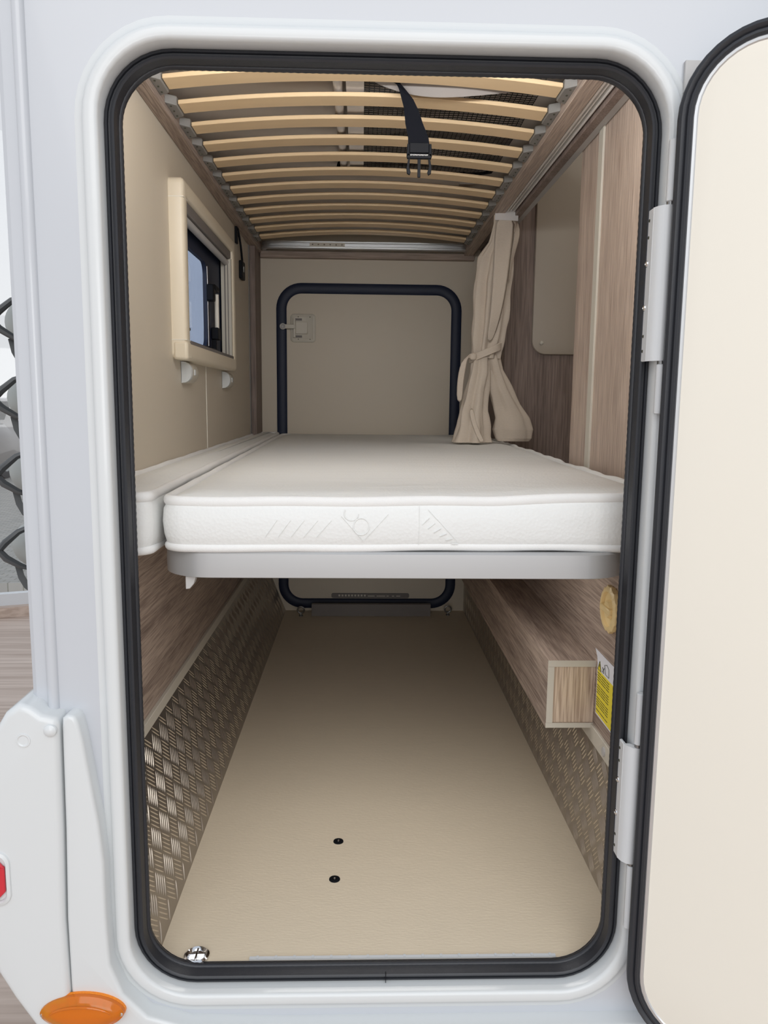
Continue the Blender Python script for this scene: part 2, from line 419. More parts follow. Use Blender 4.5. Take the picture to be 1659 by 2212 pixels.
# bumper corner: two moulded pieces (outline counter-clockwise)
skirt = [(-0.3895, -0.35), (0.5, -0.35), (0.5, -0.052), (-0.11, -0.052), (-0.237, -0.047), (-0.29, -0.030), (-0.322, 0.005), (-0.338, 0.05), (-0.3405, 0.12), (-0.3405, 0.20),
         (-0.345, 0.255), (-0.3525, 0.31), (-0.361, 0.372), (-0.366, 0.396), (-0.370, 0.404), (-0.379, 0.406), (-0.3855, 0.402), (-0.3865, 0.39), (-0.3885, 0.25), (-0.3925, 0.12)]
obj('skirt_moulding', slab(MB(), dense(skirt), 0.986, 0.958, 0.0055), 'white_plastic', body, angle=60)
lamp_house = [(-0.392, -0.085), (-0.3915, -0.05), (-0.3945, 0.12), (-0.391, 0.25), (-0.389, 0.395), (-0.392, 0.404), (-0.41, 0.408), (-0.422, 0.418), (-0.4375, 0.424), (-0.456, 0.411), (-0.472, 0.385), (-0.490, 0.33), (-0.503, 0.24), (-0.503, 0.12), (-0.487, 0.045), (-0.467, 0.006), (-0.442, -0.035), (-0.41, -0.085)]
obj('lamp_housing', slab(MB(), dense(lamp_house, 0.015), 1.06, 0.952, 0.009), 'white_plastic', body, angle=60)
obj('cap_stud', MB().lathe((-0.3985, 0.953, 0.3885), (0, -1, 0), [(0.0085, 0), (0.008, 0.003), (0.005, 0.0055), (0.0, 0.0065)], 20), 'white_plastic', body)
obj('dimple', MB().lathe((-0.4335, 0.9525, 0.375), (0, -1, 0), [(0.0095, 0), (0.0092, 0.0014), (0.0075, 0.0016), (0.0055, 0.0002), (0.0, 0.0002)], 20), 'white_plastic', body)
mb = MB().sweep((-0.505, -0.4655, 0.150, 0.216), 0.012, [(0.006, 0.953), (0.005, 0.9495), (0.001, 0.948), (-0.001, 0.951)], FXZ)
obj('lamp_surround', mb, 'white_plastic', body)
# red tail lamp and amber marker
tl = thing('tail_lamp', 'red octagonal tail lamp cut by the left edge of the picture', 'lamp', (-0.485, 0.951, 0.183))
oct_ = [(-0.506, 0.166), (-0.492, 0.153), (-0.478, 0.153), (-0.4665, 0.166), (-0.4665, 0.200), (-0.478, 0.213), (-0.492, 0.213), (-0.506, 0.200)]
obj('lens', MB().prism(oct_, FXZ, 0.952, 0.9475), 'red_lens', tl, bevel=0.0015)
obj('lens_divider', MB().box(-0.506, -0.4665, 0.9465, 0.9475, 0.1985, 0.2005), 'red_lens', tl)
def ell(a, b, n=40, cx=-0.375, cz=-0.0145, pw=1.0):
    out = []
    for i in range(n):
        t = i*2*PI/n; c, s_ = math.cos(t), math.sin(t)
        out.append((cx+a*math.copysign(abs(c)**pw, c), cz+b*math.copysign(abs(s_)**1.15, s_)))
    return out
ml = thing('marker_lamp', 'long oval amber marker lamp under the hatch on the white skirt', 'lamp', (-0.375, 0.957, -0.0145))
def erings(spec):
    return [[(u, y, v) for u, v in ell(a, b)] for a, b, y in spec]
obj('base_plate', MB().rings(erings([(0.0575, 0.0265, 0.958), (0.0575, 0.0265, 0.954)]), cap0=True, cap1=True), 'amber_reflector', ml)
obj('lens', MB().rings(erings([(0.0570, 0.0262, 0.954), (0.0565, 0.0258, 0.949), (0.050, 0.021, 0.9455), (0.046, 0.0175, 0.943), (0.030, 0.009, 0.9405), (0.008, 0.002, 0.9395)]), cap1=True), 'amber_lens', ml)
mb = MB()
for k in range(-3, 4):
    mb.box(-0.375+k*0.012-0.005, -0.375+k*0.012+0.005, 0.949, 0.953, -0.012, 0.002-abs(k)*0.0012)
each('reflector_segment', mb, 'amber_reflector', ml)
arc = [(-0.375+0.044*math.cos(a), 0.9448-0.0035*math.sin(a), -0.0185+0.0195*math.sin(a)) for a in [math.radians(12+i*13) for i in range(13)]]
obj('lens_rib', MB().tube(arc, [0.0008]+[0.0016]*11+[0.0008], 8), 'amber_lens', ml)
obj('retroreflector', MB().rings(erings([(0.040, 0.013, 0.9475), (0.038, 0.012, 0.9462)]), cap1=True), 'amber_reflector', ml)
for sx in (-1, 1):
    obj('screw', MB().lathe((-0.375+sx*0.0525, 0.9505, -0.0155), (0, -1, 0), [(0.0032, 0), (0.003, 0.003), (0.001, 0.0036), (0.0008, 0.0022), (0.0, 0.0022)], 12), 'chrome', ml)
# narrow grey strip above and right of the hatch, mostly behind the open door
tag(obj('body_strip', MB().box(0.386, 1.6, 0.979, 0.985, 1.185, 1.222), 'grey_plastic', bevel=0.001), 'thin grey strip on the white body, top right behind the open hatch door', 'strip')

# hatch seal (rubber), stays on the body
seal = thing('hatch_seal', 'black ribbed rubber seal round the hatch opening', 'seal', (0.027, 1.0, -0.012))
mb = MB().sweep(HR, HRAD, [(0.0, 1.013), (0.0, 1.001), (-0.002, 0.9985), (-0.0045, 0.998), (-0.0055, 1.0005), (-0.007, 1.0005), (-0.0085, 0.996), (-0.0115, 0.9945), (-0.0135, 0.996), (-0.0145, 1.001), (-0.0155, 1.006), (-0.016, 1.022)], FXZ)
obj('lip', mb, 'black_rubber', seal, angle=25)
def beads(q, i, off, h):
    s_ = 0.0009*math.sin(i*PI)
    return (0, 0, 0)
rings = []
base = rrect(HR, HRAD, -0.0155, 0.0045, seg=30)
nb = len(base)
for k in range(8):
    a = k*2*PI/8; ring = []
    for i, (u, v) in enumerate(base):
        rr = 0.0038 if i % 2 else 0.0034
        cu, cv = 0.027, 0.61
        d = Vector((u-cu, v-cv)); 
        nu = Vector((base[(i+1) % nb][1]-base[i-1][1], -(base[(i+1) % nb][0]-base[i-1][0]))).normalized()
        ring.append((u+nu.x*rr*math.cos(a), 1.014+1.3*rr*math.sin(a), v+nu.y*rr*math.cos(a)))
    rings.append(ring)
obj('beaded_bulb', MB().rings(rings, loop=True), 'black_rubber', seal, angle=80)
obj('joint', MB().box(0.0385, 0.0393, 0.9935, 0.9985, -0.0105, 0.0035), 'black_plastic', seal)

# ================================================================== HATCH DOOR (open, to the right)
A = math.radians(32)
hx, hy = 0.379, 0.947
def FD(u, v, h):      # u along the door away from the hinge, h outwards of the inner face (towards the viewer)
    return (hx+u*math.cos(A)-h*math.sin(A), hy-u*math.sin(A)-h*math.cos(A), v)
door = thing('hatch_door', 'open hatch door at the right with cream inner panel and black edge seal', 'door', (hx, hy, -0.05))
DR = (-0.010, 0.715, -0.052, 1.236)
mb = MB().sweep(DR, 0.092, [(-0.028, -0.03), (-0.004, -0.03), (0.0, -0.026), (0.0, -0.004), (-0.028, -0.002)], FD, fill0=True)
obj('door_skin', mb, 'white_paint', door)
mb = MB().sweep(DR, 0.092, [(0.001, -0.010), (0.001, 0.0), (-0.001, 0.004), (-0.005, 0.006), (-0.008, 0.0045), (-0.0095, 0.0025), (-0.0115, 0.005), (-0.0145, 0.0055), (-0.0165, 0.002), (-0.0165, -0.006)], FD)
obj('door_seal', mb, 'black_rubber', door, angle=30)
mb = MB().sweep(DR, 0.092, [(-0.0165, -0.004), (-0.0165, 0.0015), (-0.018, 0.0025), (-0.021, 0.0022), (-0.0225, 0.0005)], FD)
obj('door_rim', mb, 'aluminium', door)
mb = MB().sweep(DR, 0.092, [(-0.0215, -0.02), (-0.0215, 0.0005), (-0.0235, 0.001)], FD, fill1=True)
obj('inner_panel', mb, 'cream_panel', door)
# hinges: plate on the frame return, barrel knuckles
def hinge(z0, z1, ztop, zbot):
    h = thing('door_hinge', '', 'hinge', (0.366, 0.98, z0))
    mb = MB().box(0.3575, 0.3615, 0.979, 1.004, z0, z1)
    obj('hinge_plate', mb, 'white_metal', h, bevel=0.0012)
    mb = MB(); rings = []
    for z in (z0, z1):
        rings.append([(0.3575, 0.981, z), (0.360, 0.972, z), (0.366, 0.965, z), (0.373, 0.963, z), (0.379, 0.966, z), (0.380, 0.9725, z), (0.372, 0.974, z), (0.366, 0.980, z)])
    mb.rings(rings, cap0=True, cap1=True); obj('frame_knuckle', mb, 'white_metal', h, angle=50)
    for a, b in (ztop, zbot):
        obj('door_knuckle', MB().lathe((0.3735, 0.9685, a), (0, 0, 1), [(0.0045, 0), (0.0058, 0.001), (0.0058, b-a-0.001), (0.0045, b-a)], 16), 'white_metal', h)
        mb = MB().box(0.374, 0.3775, 0.958, 0.968, a+0.002, b-0.002)
        obj('door_leaf', mb, 'white_metal', h)
        c0, c1 = (b, b+0.003) if a > z0 else (a-0.0005, a+0.0025)
        obj('pin', MB().lathe((0.3735, 0.9685, z1 if a > z0 else b), (0, 0, 1), [(0.0048, 0), (0.0048, a-z1 if a > z0 else z0-b)], 12), 'steel_dark', h)
    L = z1-z0
    for t in (0.07, 0.17, 0.82, 0.93):
        obj('rivet_hole', MB().lathe((0.3574, 0.992, z0+L*t), (-1, 0, 0), [(0.0020, -0.001), (0.0020, 0.0004), (0, 0.0004)], 10), 'print_black', h)
    for t in (0.36, 0.65):
        obj('screw', MB().lathe((0.3575, 0.993, z0+L*t), (-1, 0, 0), [(0.0042, 0), (0.0036, 0.0015), (0.0016, 0.0022), (0.0012, 0.0012), (0, 0.0012)], 12), 'chrome', h)
    return h
h1 = hinge(0.866, 1.052, (1.056, 1.128), (0.800, 0.862)); h1['label'] = 'upper white three-knuckle hinge between hatch frame and open door'
h2 = hinge(0.189, 0.356, (0.360, 0.432), (0.092, 0.185)); h2['label'] = 'lower white three-knuckle hinge between hatch frame and open door'
for h in (h1, h2): h['group'] = 'hatch door hinges'

# ================================================================== INSIDE SHELL
YB = 2.95
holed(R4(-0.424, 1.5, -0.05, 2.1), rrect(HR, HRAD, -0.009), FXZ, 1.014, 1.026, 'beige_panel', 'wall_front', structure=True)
struct('floor', MB().box(-0.31, 0.43, 1.022, YB, -0.05, 0.0), 'cream_floor')
# left wall with window hole, right wall parts
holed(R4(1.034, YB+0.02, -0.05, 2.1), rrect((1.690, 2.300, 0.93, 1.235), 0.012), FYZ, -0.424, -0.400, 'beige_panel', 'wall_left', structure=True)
DB = (-0.322, 0.371, 0.010, 1.249)
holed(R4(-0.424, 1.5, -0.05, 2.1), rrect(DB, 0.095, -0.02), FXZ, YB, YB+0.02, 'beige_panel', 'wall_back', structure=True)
struct('wall_corner_post', MB().box(-0.400, -0.378, 2.80, YB, 0.60, 1.36), 'wood_shaded_wall', bevel=0.001)
bpy.data.objects['wall_corner_post'].name = 'trim_2'
struct('trim_3', MB().box(-0.4, -0.396, 2.785, 2.80, 0.60, 1.36), 'grey_board')
# thin joint strip on the left wall
struct('trim_4', MB().box(-0.4005, -0.3988, 2.008, 2.012, 0.60, 0.90), 'cream_panel')
# lower left: wood wall, light strip
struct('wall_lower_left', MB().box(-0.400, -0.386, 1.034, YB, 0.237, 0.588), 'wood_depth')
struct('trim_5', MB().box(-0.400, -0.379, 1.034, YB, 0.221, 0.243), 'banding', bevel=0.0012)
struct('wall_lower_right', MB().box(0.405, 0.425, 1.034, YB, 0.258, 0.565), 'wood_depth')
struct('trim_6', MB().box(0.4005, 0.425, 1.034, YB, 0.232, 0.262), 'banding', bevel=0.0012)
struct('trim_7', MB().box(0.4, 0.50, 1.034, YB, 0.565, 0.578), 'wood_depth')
# upper right: near wood panels, light strip, partition seen past the curtain opening
struct('wall_right', MB().box(0.470, 0.486, 1.034, 1.572, 0.578, 2.1), 'wood_vertical')
struct('trim_8', MB().box(0.466, 0.486, 1.572, 1.600, 0.578, 2.1), 'banding', bevel=0.001)
struct('trim_9', MB().box(0.470, 0.486, 1.600, 1.732, 0.578, 2.1), 'wood_vertical')
struct('trim_10', MB().box(0.470, 0.486, 2.555, YB, 0.578, 2.1), 'wood_shaded_wall')
struct('trim_11', MB().box(0.458, 0.482, 2.52, 2.556, 0.578, 2.1), 'wood_shaded_wall', bevel=0.001)
struct('wall_partition', MB().box(0.482, 1.5, 2.540, 2.556, -0.05, 2.1), 'wood_shaded_wall')
struct('wall_side', MB().box(1.48, 1.5, 1.034, YB, -0.05, 2.1), 'wood_vertical')
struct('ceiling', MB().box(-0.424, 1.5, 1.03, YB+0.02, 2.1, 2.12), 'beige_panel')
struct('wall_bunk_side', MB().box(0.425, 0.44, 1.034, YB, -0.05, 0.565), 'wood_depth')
struct('wall_bunk_outer', MB().box(-0.424, -0.40, 1.034, YB, -0.05, 0.23), 'grey_board')
struct('floor_aisle', MB().box(0.44, 1.5, 1.034, YB, -0.06, -0.05), 'wood_depth')

# ---------------------------------------------------------------- tread plates
def tread_plate(name, o, udir, vdir, nrm, ulen, vlen, label, u_off, v_off):
    o, udir, vdir, nrm = map(Vector, (o, udir, vdir, nrm)); udir.normalize(); vdir.normalize(); nrm.normalize()
    t = thing(name, label, 'metal plate', o)
    c = o+udir*ulen/2+vdir*vlen/2-nrm*0.001
    obj('sheet', MB().obox(c, udir*ulen/2, vdir*vlen/2, nrm*0.001), 'tread_metal', t, smooth=False)
    mb = MB(); P = 0.0505; L = 0.0165; W = 0.0014; H = 0.0012; sp = 0.0072
    for ci in range(-1, int(ulen/P*2)+3):
        for cj in range(-1, int(vlen/P*2)+3):
            if (ci+cj) % 2: continue
            cu = u_off+ci*P/2; cv = v_off+cj*P/2
            kind = ci % 2
            du, dv = (0.7071, -0.7071) if kind else (0.7071, 0.7071)
            pu, pv = -dv, du
            for k in (-2, -1, 0, 1, 2):
                bu, bv = cu+pu*sp*k, cv+pv*sp*k
                if not (0.012 < bu < ulen-0.012 and 0.010 < bv < vlen-0.008): continue
                def pt(a, b, h): return o+udir*(bu+du*a+pu*b)+vdir*(bv+dv*a+pv*b)+nrm*h
                vs = [pt(-L, 0, 0), pt(-L*.55, -W, 0), pt(L*.55, -W, 0), pt(L, 0, 0), pt(L*.55, W, 0), pt(-L*.55, W, 0),
                      pt(-L*.6, 0, H*.8), pt(0, 0, H), pt(L*.6, 0, H*.8)]
                mb.add(vs, [(0,1,6), (1,2,8,7,6), (2,3,8), (3,4,8), (4,5,6,7,8), (5,0,6)])
    b = obj('raised_bars', mb, 'tread_bar', t, angle=70, weld=False); b['kind'] = 'stuff'
    return t
tread_plate('tread_plate', (-0.295, 1.034, 0.0), (0, 1, 0), (-0.086, 0, 0.221), (0.221, 0, 0.086), YB-1.034, math.hypot(0.086, 0.222),
            'leaning five-bar aluminium tread plate along the left side of the floor', 0.0, 0.004)
tread_plate('tread_plate', (0.405, 1.034, 0.0), (0, 1, 0), (0, 0, 1), (-1, 0, 0), YB-1.034, 0.232,
            'upright five-bar aluminium tread plate along the right side of the floor', 0.0, 0.017)

# ---------------------------------------------------------------- far hatch door in the back wall
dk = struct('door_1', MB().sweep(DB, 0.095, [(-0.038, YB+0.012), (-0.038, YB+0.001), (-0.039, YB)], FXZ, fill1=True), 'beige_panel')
o = obj('door_seal', MB().sweep(DB, 0.095, [(0.0, YB+0.004), (-0.001, YB-0.005), (-0.006, YB-0.008), (-0.018, YB-0.009), (-0.032, YB-0.008), (-0.036, YB-0.005), (-0.0385, YB-0.003), (-0.039, YB+0.004)], FXZ), 'navy_rubber', dk)
# lock plate
LX, LZ = -0.2225, 1.0845
mb = MB().sweep((LX-0.0465, LX+0.0475, LZ-0.052, LZ+0.052), 0.014, [(0.0, YB), (0.0, YB-0.004), (-0.003, YB-0.0065), (-0.010, YB-0.0072), (-0.012, YB-0.006)], FXZ, fill1=True)
lk = obj('lock_plate', mb, 'banding', dk)
each('lock_handle', MB().box(-0.249, -0.205, YB-0.016, YB-0.006, LZ-0.022, LZ+0.022).box(-0.258, -0.249, YB-0.018, YB-0.006, LZ-0.036, LZ+0.036), 'banding', lk, bevel=0.002)
obj('lock_arm', MB().box(-0.292, -0.252, YB-0.022, YB-0.014, LZ-0.004, LZ+0.012), 'banding', lk, bevel=0.002)
obj('lock_eye', MB().lathe((-0.296, YB-0.012, LZ+0.004), (0, -1, 0), [(0.0115, 0), (0.0115, 0.010), (0.0085, 0.012), (0.0055, 0.010), (0.005, 0.002), (0, 0.002)], 20), 'grey_plastic', lk)
for sz in (-1, 1):
    obj('lock_slot', MB().box(-0.249, -0.226, YB-0.0085, YB-0.0055, LZ+sz*0.031-0.004, LZ+sz*0.031+0.004), 'grey_board', lk)
    for sx in (-0.2395, -0.196):
        obj('lock_screw', MB().lathe((sx, YB-0.0062, LZ+sz*0.041), (0, -1, 0), [(0.0022, 0), (0.0015, 0.001), (0, 0.001)], 8), 'print_black', lk)
lb = tag(obj('inspection_label', MB().sweep((-0.116, 0.190, 0.0505, 0.0705), 0.008, [(0, YB+0.001), (0, YB-0.0012), (-0.001, YB-0.002)], FXZ, fill1=True), 'grey_board'), 'narrow grey rounded label strip low on the far hatch door', 'label')
WL[lb.name] = Vector((0, 0, 0))
mb = MB()
for k in range(9): mb.box(-0.088+k*0.0125, -0.081+k*0.0125, YB-0.0026, YB-0.0018, 0.057, 0.0645)
for a, b in ((0.027, 0.054), (0.062, 0.096), (0.101, 0.110), (0.122, 0.131), (0.139, 0.155)): mb.box(a, b, YB-0.0026, YB-0.0018, 0.057, 0.0605)
stuff(obj('print', mb, 'banding', lb))
# low sill board in front of the far door, eye bolts
tag(obj('sill_board', MB().box(-0.188, 0.268, 2.865, 2.885, 0.0, 0.047), 'grey_board', bevel=0.001, origin=(0.04, 2.875, 0)), 'low dark grey board standing on the floor before the far door', 'board')
def eyebolt(x, y, label):
    t = thing('eye_bolt', label, 'bolt', (x, y, 0), 'eye bolts at the far end of the floor')
    obj('collar', MB().lathe((x, y, 0), (0, 0, 1), [(0.008, 0), (0.008, 0.003), (0.004, 0.005), (0.0035, 0.011)], 12), 'steel_dark', t)
    pts = [(x+0.0125*math.cos(a), y, 0.0235+0.0125*math.sin(a)) for a in [i*2*PI/20 for i in range(20)]]
    rings = []
    for i, p in enumerate(pts):
        a = i*2*PI/20
        rings.append([(x+(0.0125+0.0033*math.cos(q))*math.cos(a), y+0.0033*math.sin(q), 0.0235+(0.0125+0.0033*math.cos(q))*math.sin(a)) for q in [j*2*PI/8 for j in range(8)]])
    obj('ring', MB().rings(rings, loop=True), 'steel_dark', t)
eyebolt(-0.229, 2.868, 'left steel eye bolt on the floor beside the low grey board')
eyebolt(0.337, 2.885, 'right steel eye bolt on the floor beside the low grey board')
for x, y, l in ((-0.039, 1.335, 'farther small black screw plug in the beige floor'), (-0.042, 1.220, 'nearer small black screw plug in the beige floor')):
    t = thing('screw_plug', l, 'screw', (x, y, 0), 'two black screw plugs in the floor')
    obj('washer', MB().lathe((x, y, 0), (0, 0, 1), [(0.0095, 0), (0.0092, 0.0014), (0.0045, 0.002), (0.004, 0.001), (0, 0.001)], 24), 'black_plastic', t)
    obj('screw_head', MB().lathe((x, y, 0.001), (0, 0, 1), [(0.0033, 0), (0.003, 0.0018), (0.0012, 0.0022), (0.001, 0.0012), (0, 0.0012)], 12), 'chrome', t)
# lashing point and threshold strip at the near floor edge
t = thing('lashing_point', 'round chrome lashing point at the near left corner of the floor', 'fitting', (-0.238, 1.036, 0))
obj('dish', MB().lathe((-0.238, 1.036, 0), (0, 0, 1), [(0.019, 0), (0.0185, 0.004), (0.0155, 0.006), (0.013, 0.0045), (0.011, 0.002), (0, 0.001)], 28), 'chrome', t)
each('cross_bar', MB().box(-0.250, -0.226, 1.0345, 1.0375, 0.001, 0.006).box(-0.2395, -0.2365, 1.024, 1.048, 0.001, 0.006), 'chrome', t, bevel=0.0008)
t = thing('threshold_strip', 'thin ribbed aluminium strip along the near floor edge', 'strip', (0.07, 1.037, 0))
obj('strip', MB().box(-0.16, 0.292, 1.0275, 1.0325, 0.0, 0.003), 'white_metal', t)
mb = MB()
for k in range(17): mb.box(-0.15+k*0.027, -0.1465+k*0.027, 1.0275, 1.0325, 0.003, 0.0042)
obj('ribs', mb, 'white_metal', t)['kind'] = 'stuff'

# ---------------------------------------------------------------- window in the left wall
wn = struct('window_1', MB().sweep((1.662, 2.312, 0.898, 1.266), 0.014, [(0.0, -0.400), (0.0, -0.376), (-0.003, -0.371), (-0.008, -0.369), (-0.030, -0.369), (-0.034, -0.371), (-0.035, -0.376), (-0.035, -0.402)], FYZ), 'beige_plastic', angle=60)
for z in (0.938, 1.226):     # corner joints of the frame
    obj('frame_joint', MB().box(-0.4, -0.3685, 1.6612, 1.6985, z-0.0008, z+0.0008), 'cream_panel', wn)
obj('corner_cap', MB().box(-0.3985, -0.3672, 1.6605, 1.700, 0.8965, 0.936), 'beige_plastic', wn, bevel=0.006)
# blind cassette
obj('blind_cassette', MB().box(-0.398, -0.376, 1.697, 2.277, 1.208, 1.231), 'grey_board', wn, bevel=0.002)
obj('blind_bar', MB().tube([(-0.388, 1.698, 1.200), (-0.388, 2.276, 1.200)], 0.0085, 12), 'grey_plastic', wn)
obj('side_guide', MB().box(-0.402, -0.374, 2.262, 2.277, 0.934, 1.21), 'banding', wn)
each('side_track', MB().box(-0.3925, -0.3895, 2.2605, 2.263, 0.934, 1.20).box(-0.3835, -0.3815, 2.2605, 2.263, 0.934, 1.20), 'grey_board', wn)
obj('sill_track', MB().box(-0.402, -0.372, 1.698, 2.277, 0.932, 0.9395), 'grey_board', wn)
holed(R4(1.69, 2.30, 0.93, 1.235), rrect((1.735, 2.075, 0.952, 1.165), 0.03), FYZ, -0.416, -0.406, 'navy_rubber', 'inner_frame', wn)
pane = obj('pane', MB().box(-0.430, -0.4265, 1.695, 2.295, 0.935, 1.228), 'tinted_glass', wn)
obj('pane_edge', MB().tube([(-0.4085, 2.083, 1.158), (-0.4085, 2.087, 1.12), (-0.4085, 2.087, 0.955)], 0.0055, 8), 'chrome', wn)
each('latch', MB().box(-0.406, -0.388, 2.070, 2.100, 1.070, 1.112).box(-0.398, -0.386, 2.085, 2.150, 1.100, 1.114), 'black_plastic', wn, bevel=0.003)
obj('stay_rod', MB().tube([(-0.394, 2.145, 1.095), (-0.394, 2.145, 1.005)], 0.006, 12), 'cream_panel', wn)
each('stay_bracket', MB().box(-0.404, -0.386, 2.115, 2.16, 0.975, 1.006).box(-0.404, -0.392, 2.12, 2.13, 0.945, 0.975), 'black_plastic', wn, bevel=0.002)
each('lower_latch', MB().box(-0.404, -0.388, 2.02, 2.13, 0.9405, 0.948).box(-0.404, -0.39, 1.735, 1.80, 0.968, 0.975), 'black_plastic', wn, bevel=0.002)

# wall lamps under the window
def wall_lamp(y0, y1, zc, label):
    t = thing('wall_lamp', label, 'lamp', (-0.400, (y0+y1)/2, zc-0.024), 'wall lamps under the window')
    def dshape(y, k=1.0):
        return [(-0.3995, y, zc-0.024*k)]+[(-0.3995+0.0235*k*math.cos(a)**0.8 if math.cos(a) > 1e-6 else -0.3995, y, zc+0.024*k*math.sin(a)) for a in [math.radians(-90+18*i) for i in range(1, 10)]]+[(-0.3995, y, zc+0.024*k)]
    obj('front_shade', MB().rings([dshape(y0+0.001, 0.88), dshape(y0, 0.97), dshape(y0+0.004, 1.0), dshape(y0+0.014, 1.0)], cap0=True, cap1=True), 'white_plastic', t, angle=60)
    obj('lamp_body', MB().rings([dshape(y0+0.014, 0.97), dshape(y1-0.006, 0.97), dshape(y1, 0.85)], cap0=True, cap1=True), 'banding', t, angle=60)
    obj('switch', MB().box(-0.3775, -0.3755, y0+0.030, y0+0.042, zc-0.006, zc+0.007), 'white_plastic', t, bevel=0.0008)
wall_lamp(1.735, 1.815, 0.8735, 'nearer white half-round lamp on the left wall under the window')
wall_lamp(2.235, 2.315, 0.8715, 'farther white half-round lamp on the left wall under the window')
# black cord with connector
t = thing('hanging_cord', 'black cord with a small connector box hanging on the left wall beside the window', 'cord', (-0.4, 2.55, 1.25))
obj('bracket', MB().box(-0.3995, -0.392, 2.50, 2.525, 1.30, 1.352), 'black_plastic', t, bevel=0.002)
obj('cord', MB().tube([(-0.392, 2.515, 1.345), (-0.391, 2.54, 1.325), (-0.390, 2.56, 1.30), (-0.392, 2.585, 1.285), (-0.392, 2.60, 1.262)], 0.0035, 8), 'black_plastic', t)
obj('connector', MB().box(-0.3998, -0.388, 2.575, 2.635, 1.205, 1.262), 'black_plastic', t, bevel=0.003)
obj('connector_mark', MB().box(-0.388, -0.3872, 2.597, 2.605, 1.228, 1.245), 'white_plastic', t)

# ================================================================== SLATTED BUNK OVERHEAD
ZS = 1.365
bunk = thing('slatted_bunk', 'overhead bunk base of pale birch slats in wood side rails', 'bed', (0.0, 1.95, ZS))
slat_me = None
def slat_mesh(y):
    mb = MB(); rings = []; N = 24
    for i in range(N+1):
        x = -0.352+0.704*i/N; k = x/0.352; z = ZS+0.001+0.021*(1-k*k)
        rings.append([(x, y-0.050, z), (x, y, z), (x, y, z+0.008), (x, y-0.050, z+0.008)])
    return mb.rings(rings, cap0=True, cap1=True)
s0 = None
for k in range(-2, 12):
    y = 1.491+0.1166*k
    if s0 is None:
        s0 = obj('slat', slat_mesh(y), 'birch', bunk, origin=(0, y, ZS), bevel=0.0015); y00 = y
        c0 = []
        for sx in (-1, 1):
            mb = MB()
            x0, x1 = (0.353, 0.3722) if sx > 0 else (-0.3722, -0.353)
            mb.add([(x0 if sx > 0 else x1, y-0.054, ZS-0.003), (x0 if sx > 0 else x1, y+0.004, ZS-0.003), (x1 if sx > 0 else x0, y+0.018, ZS-0.003), (x1 if sx > 0 else x0, y-0.068, ZS-0.003),
                    (x0 if sx > 0 else x1, y-0.054, ZS+0.014), (x0 if sx > 0 else x1, y+0.004, ZS+0.014), (x1 if sx > 0 else x0, y+0.018, ZS+0.014), (x1 if sx > 0 else x0, y-0.068, ZS+0.014)],
                   [(0,3,2,1),(4,5,6,7),(0,1,5,4),(1,2,6,5),(2,3,7,6),(3,0,4,7)])
            c0.append(obj('slat_holder', mb, 'holder_grey', bunk, origin=(0.36*sx, y, ZS), bevel=0.0012))
            pin = MB()
            for dy in (-0.05, -0.025, 0.0): pin.box(0.3645*sx-0.0015, 0.3645*sx+0.0015, y+dy-0.003, y+dy+0.001, ZS-0.0042, ZS-0.003)
            c0.append(stuff(obj('holder_slots', pin, 'print_black', c0[-1])))
    else:
        o = s0.copy(); COL.objects.link(o); o.parent = bunk; o.location = (0, y-1.95, 0); 
        for j in (0, 2):
            hcopy = c0[j].copy(); COL.objects.link(hcopy); hcopy.parent = bunk; hcopy.location = c0[j].location+Vector((0, y-y00, 0))
            pc = c0[j+1].copy(); COL.objects.link(pc); pc.parent = hcopy
obj('side_rail', MB().box(-0.3995, -0.372, 1.036, 2.93, 1.350, 1.395), 'wood_depth', bunk, bevel=0.001)
obj('side_rail', MB().box(0.372, 0.404, 1.036, 2.93, 1.350, 1.395), 'wood_depth', bunk, bevel=0.001)
obj('outer_rail', MB().box(0.434, 0.452, 1.036, 2.93, 1.345, 1.385).box(0.404, 0.434, 1.036, 2.93, 1.372, 1.385), 'wood_shaded_wall', bunk, bevel=0.001)
obj('edge_strip', MB().box(0.4525, 0.4695, 1.036, 2.93, 1.349, 1.372), 'grey_plastic', bunk, bevel=0.001)
mb = MB().sweep((-0.372, 0.392, 2.62, 2.925), 0.045, [(0.0, 1.360), (0.0, 1.382), (-0.004, 1.385), (-0.020, 1.385), (-0.020, 1.378), (-0.006, 1.374), (-0.006, 1.360)], FXY, closedprof=True)
# rounded aluminium end of the bunk frame
mb = MB(); prof = [(0.0, 1.3585), (0.003, 1.361), (0.003, 1.366), (0.0, 1.368), (0.0, 1.378), (0.003, 1.380), (0.003, 1.385), (-0.012, 1.385), (-0.012, 1.3585)]
pth = [(-0.365, 2.935)]+[(-0.335-0.03*math.cos(a), 2.915-0.03*math.sin(a)) for a in [math.radians(18*i) for i in range(0, 6)]]+[(x, 2.885) for x in (-0.2, 0, 0.2)]+[(0.355+0.03*math.sin(a), 2.915-0.03*math.cos(a)) for a in [math.radians(18*i) for i in range(0, 6)]]+[(0.385, 2.935)]
rings = []
for i, p in enumerate(pth):
    a = Vector(pth[max(i-1, 0)]); b = Vector(pth[min(i+1, len(pth)-1)]); d = (b-a).normalized(); nn = Vector((d.y, -d.x))
    rings.append([(p[0]+nn.x*o_, p[1]+nn.y*o_, h) for o_, h in prof])
mb.rings(rings, cap0=True, cap1=True)
obj('end_frame', mb, 'aluminium', bunk, angle=30)
hg = obj('end_hinge', MB().box(-0.192, -0.066, 2.8785, 2.8815, 1.366, 1.380), 'banding', bunk)
mb = MB()
for k in range(6): mb.lathe((-0.182+k*0.0212, 2.8785, 1.373), (0, -1, 0), [(0.0028, 0), (0.0015, 0.0015), (0, 0.0015)], 8)
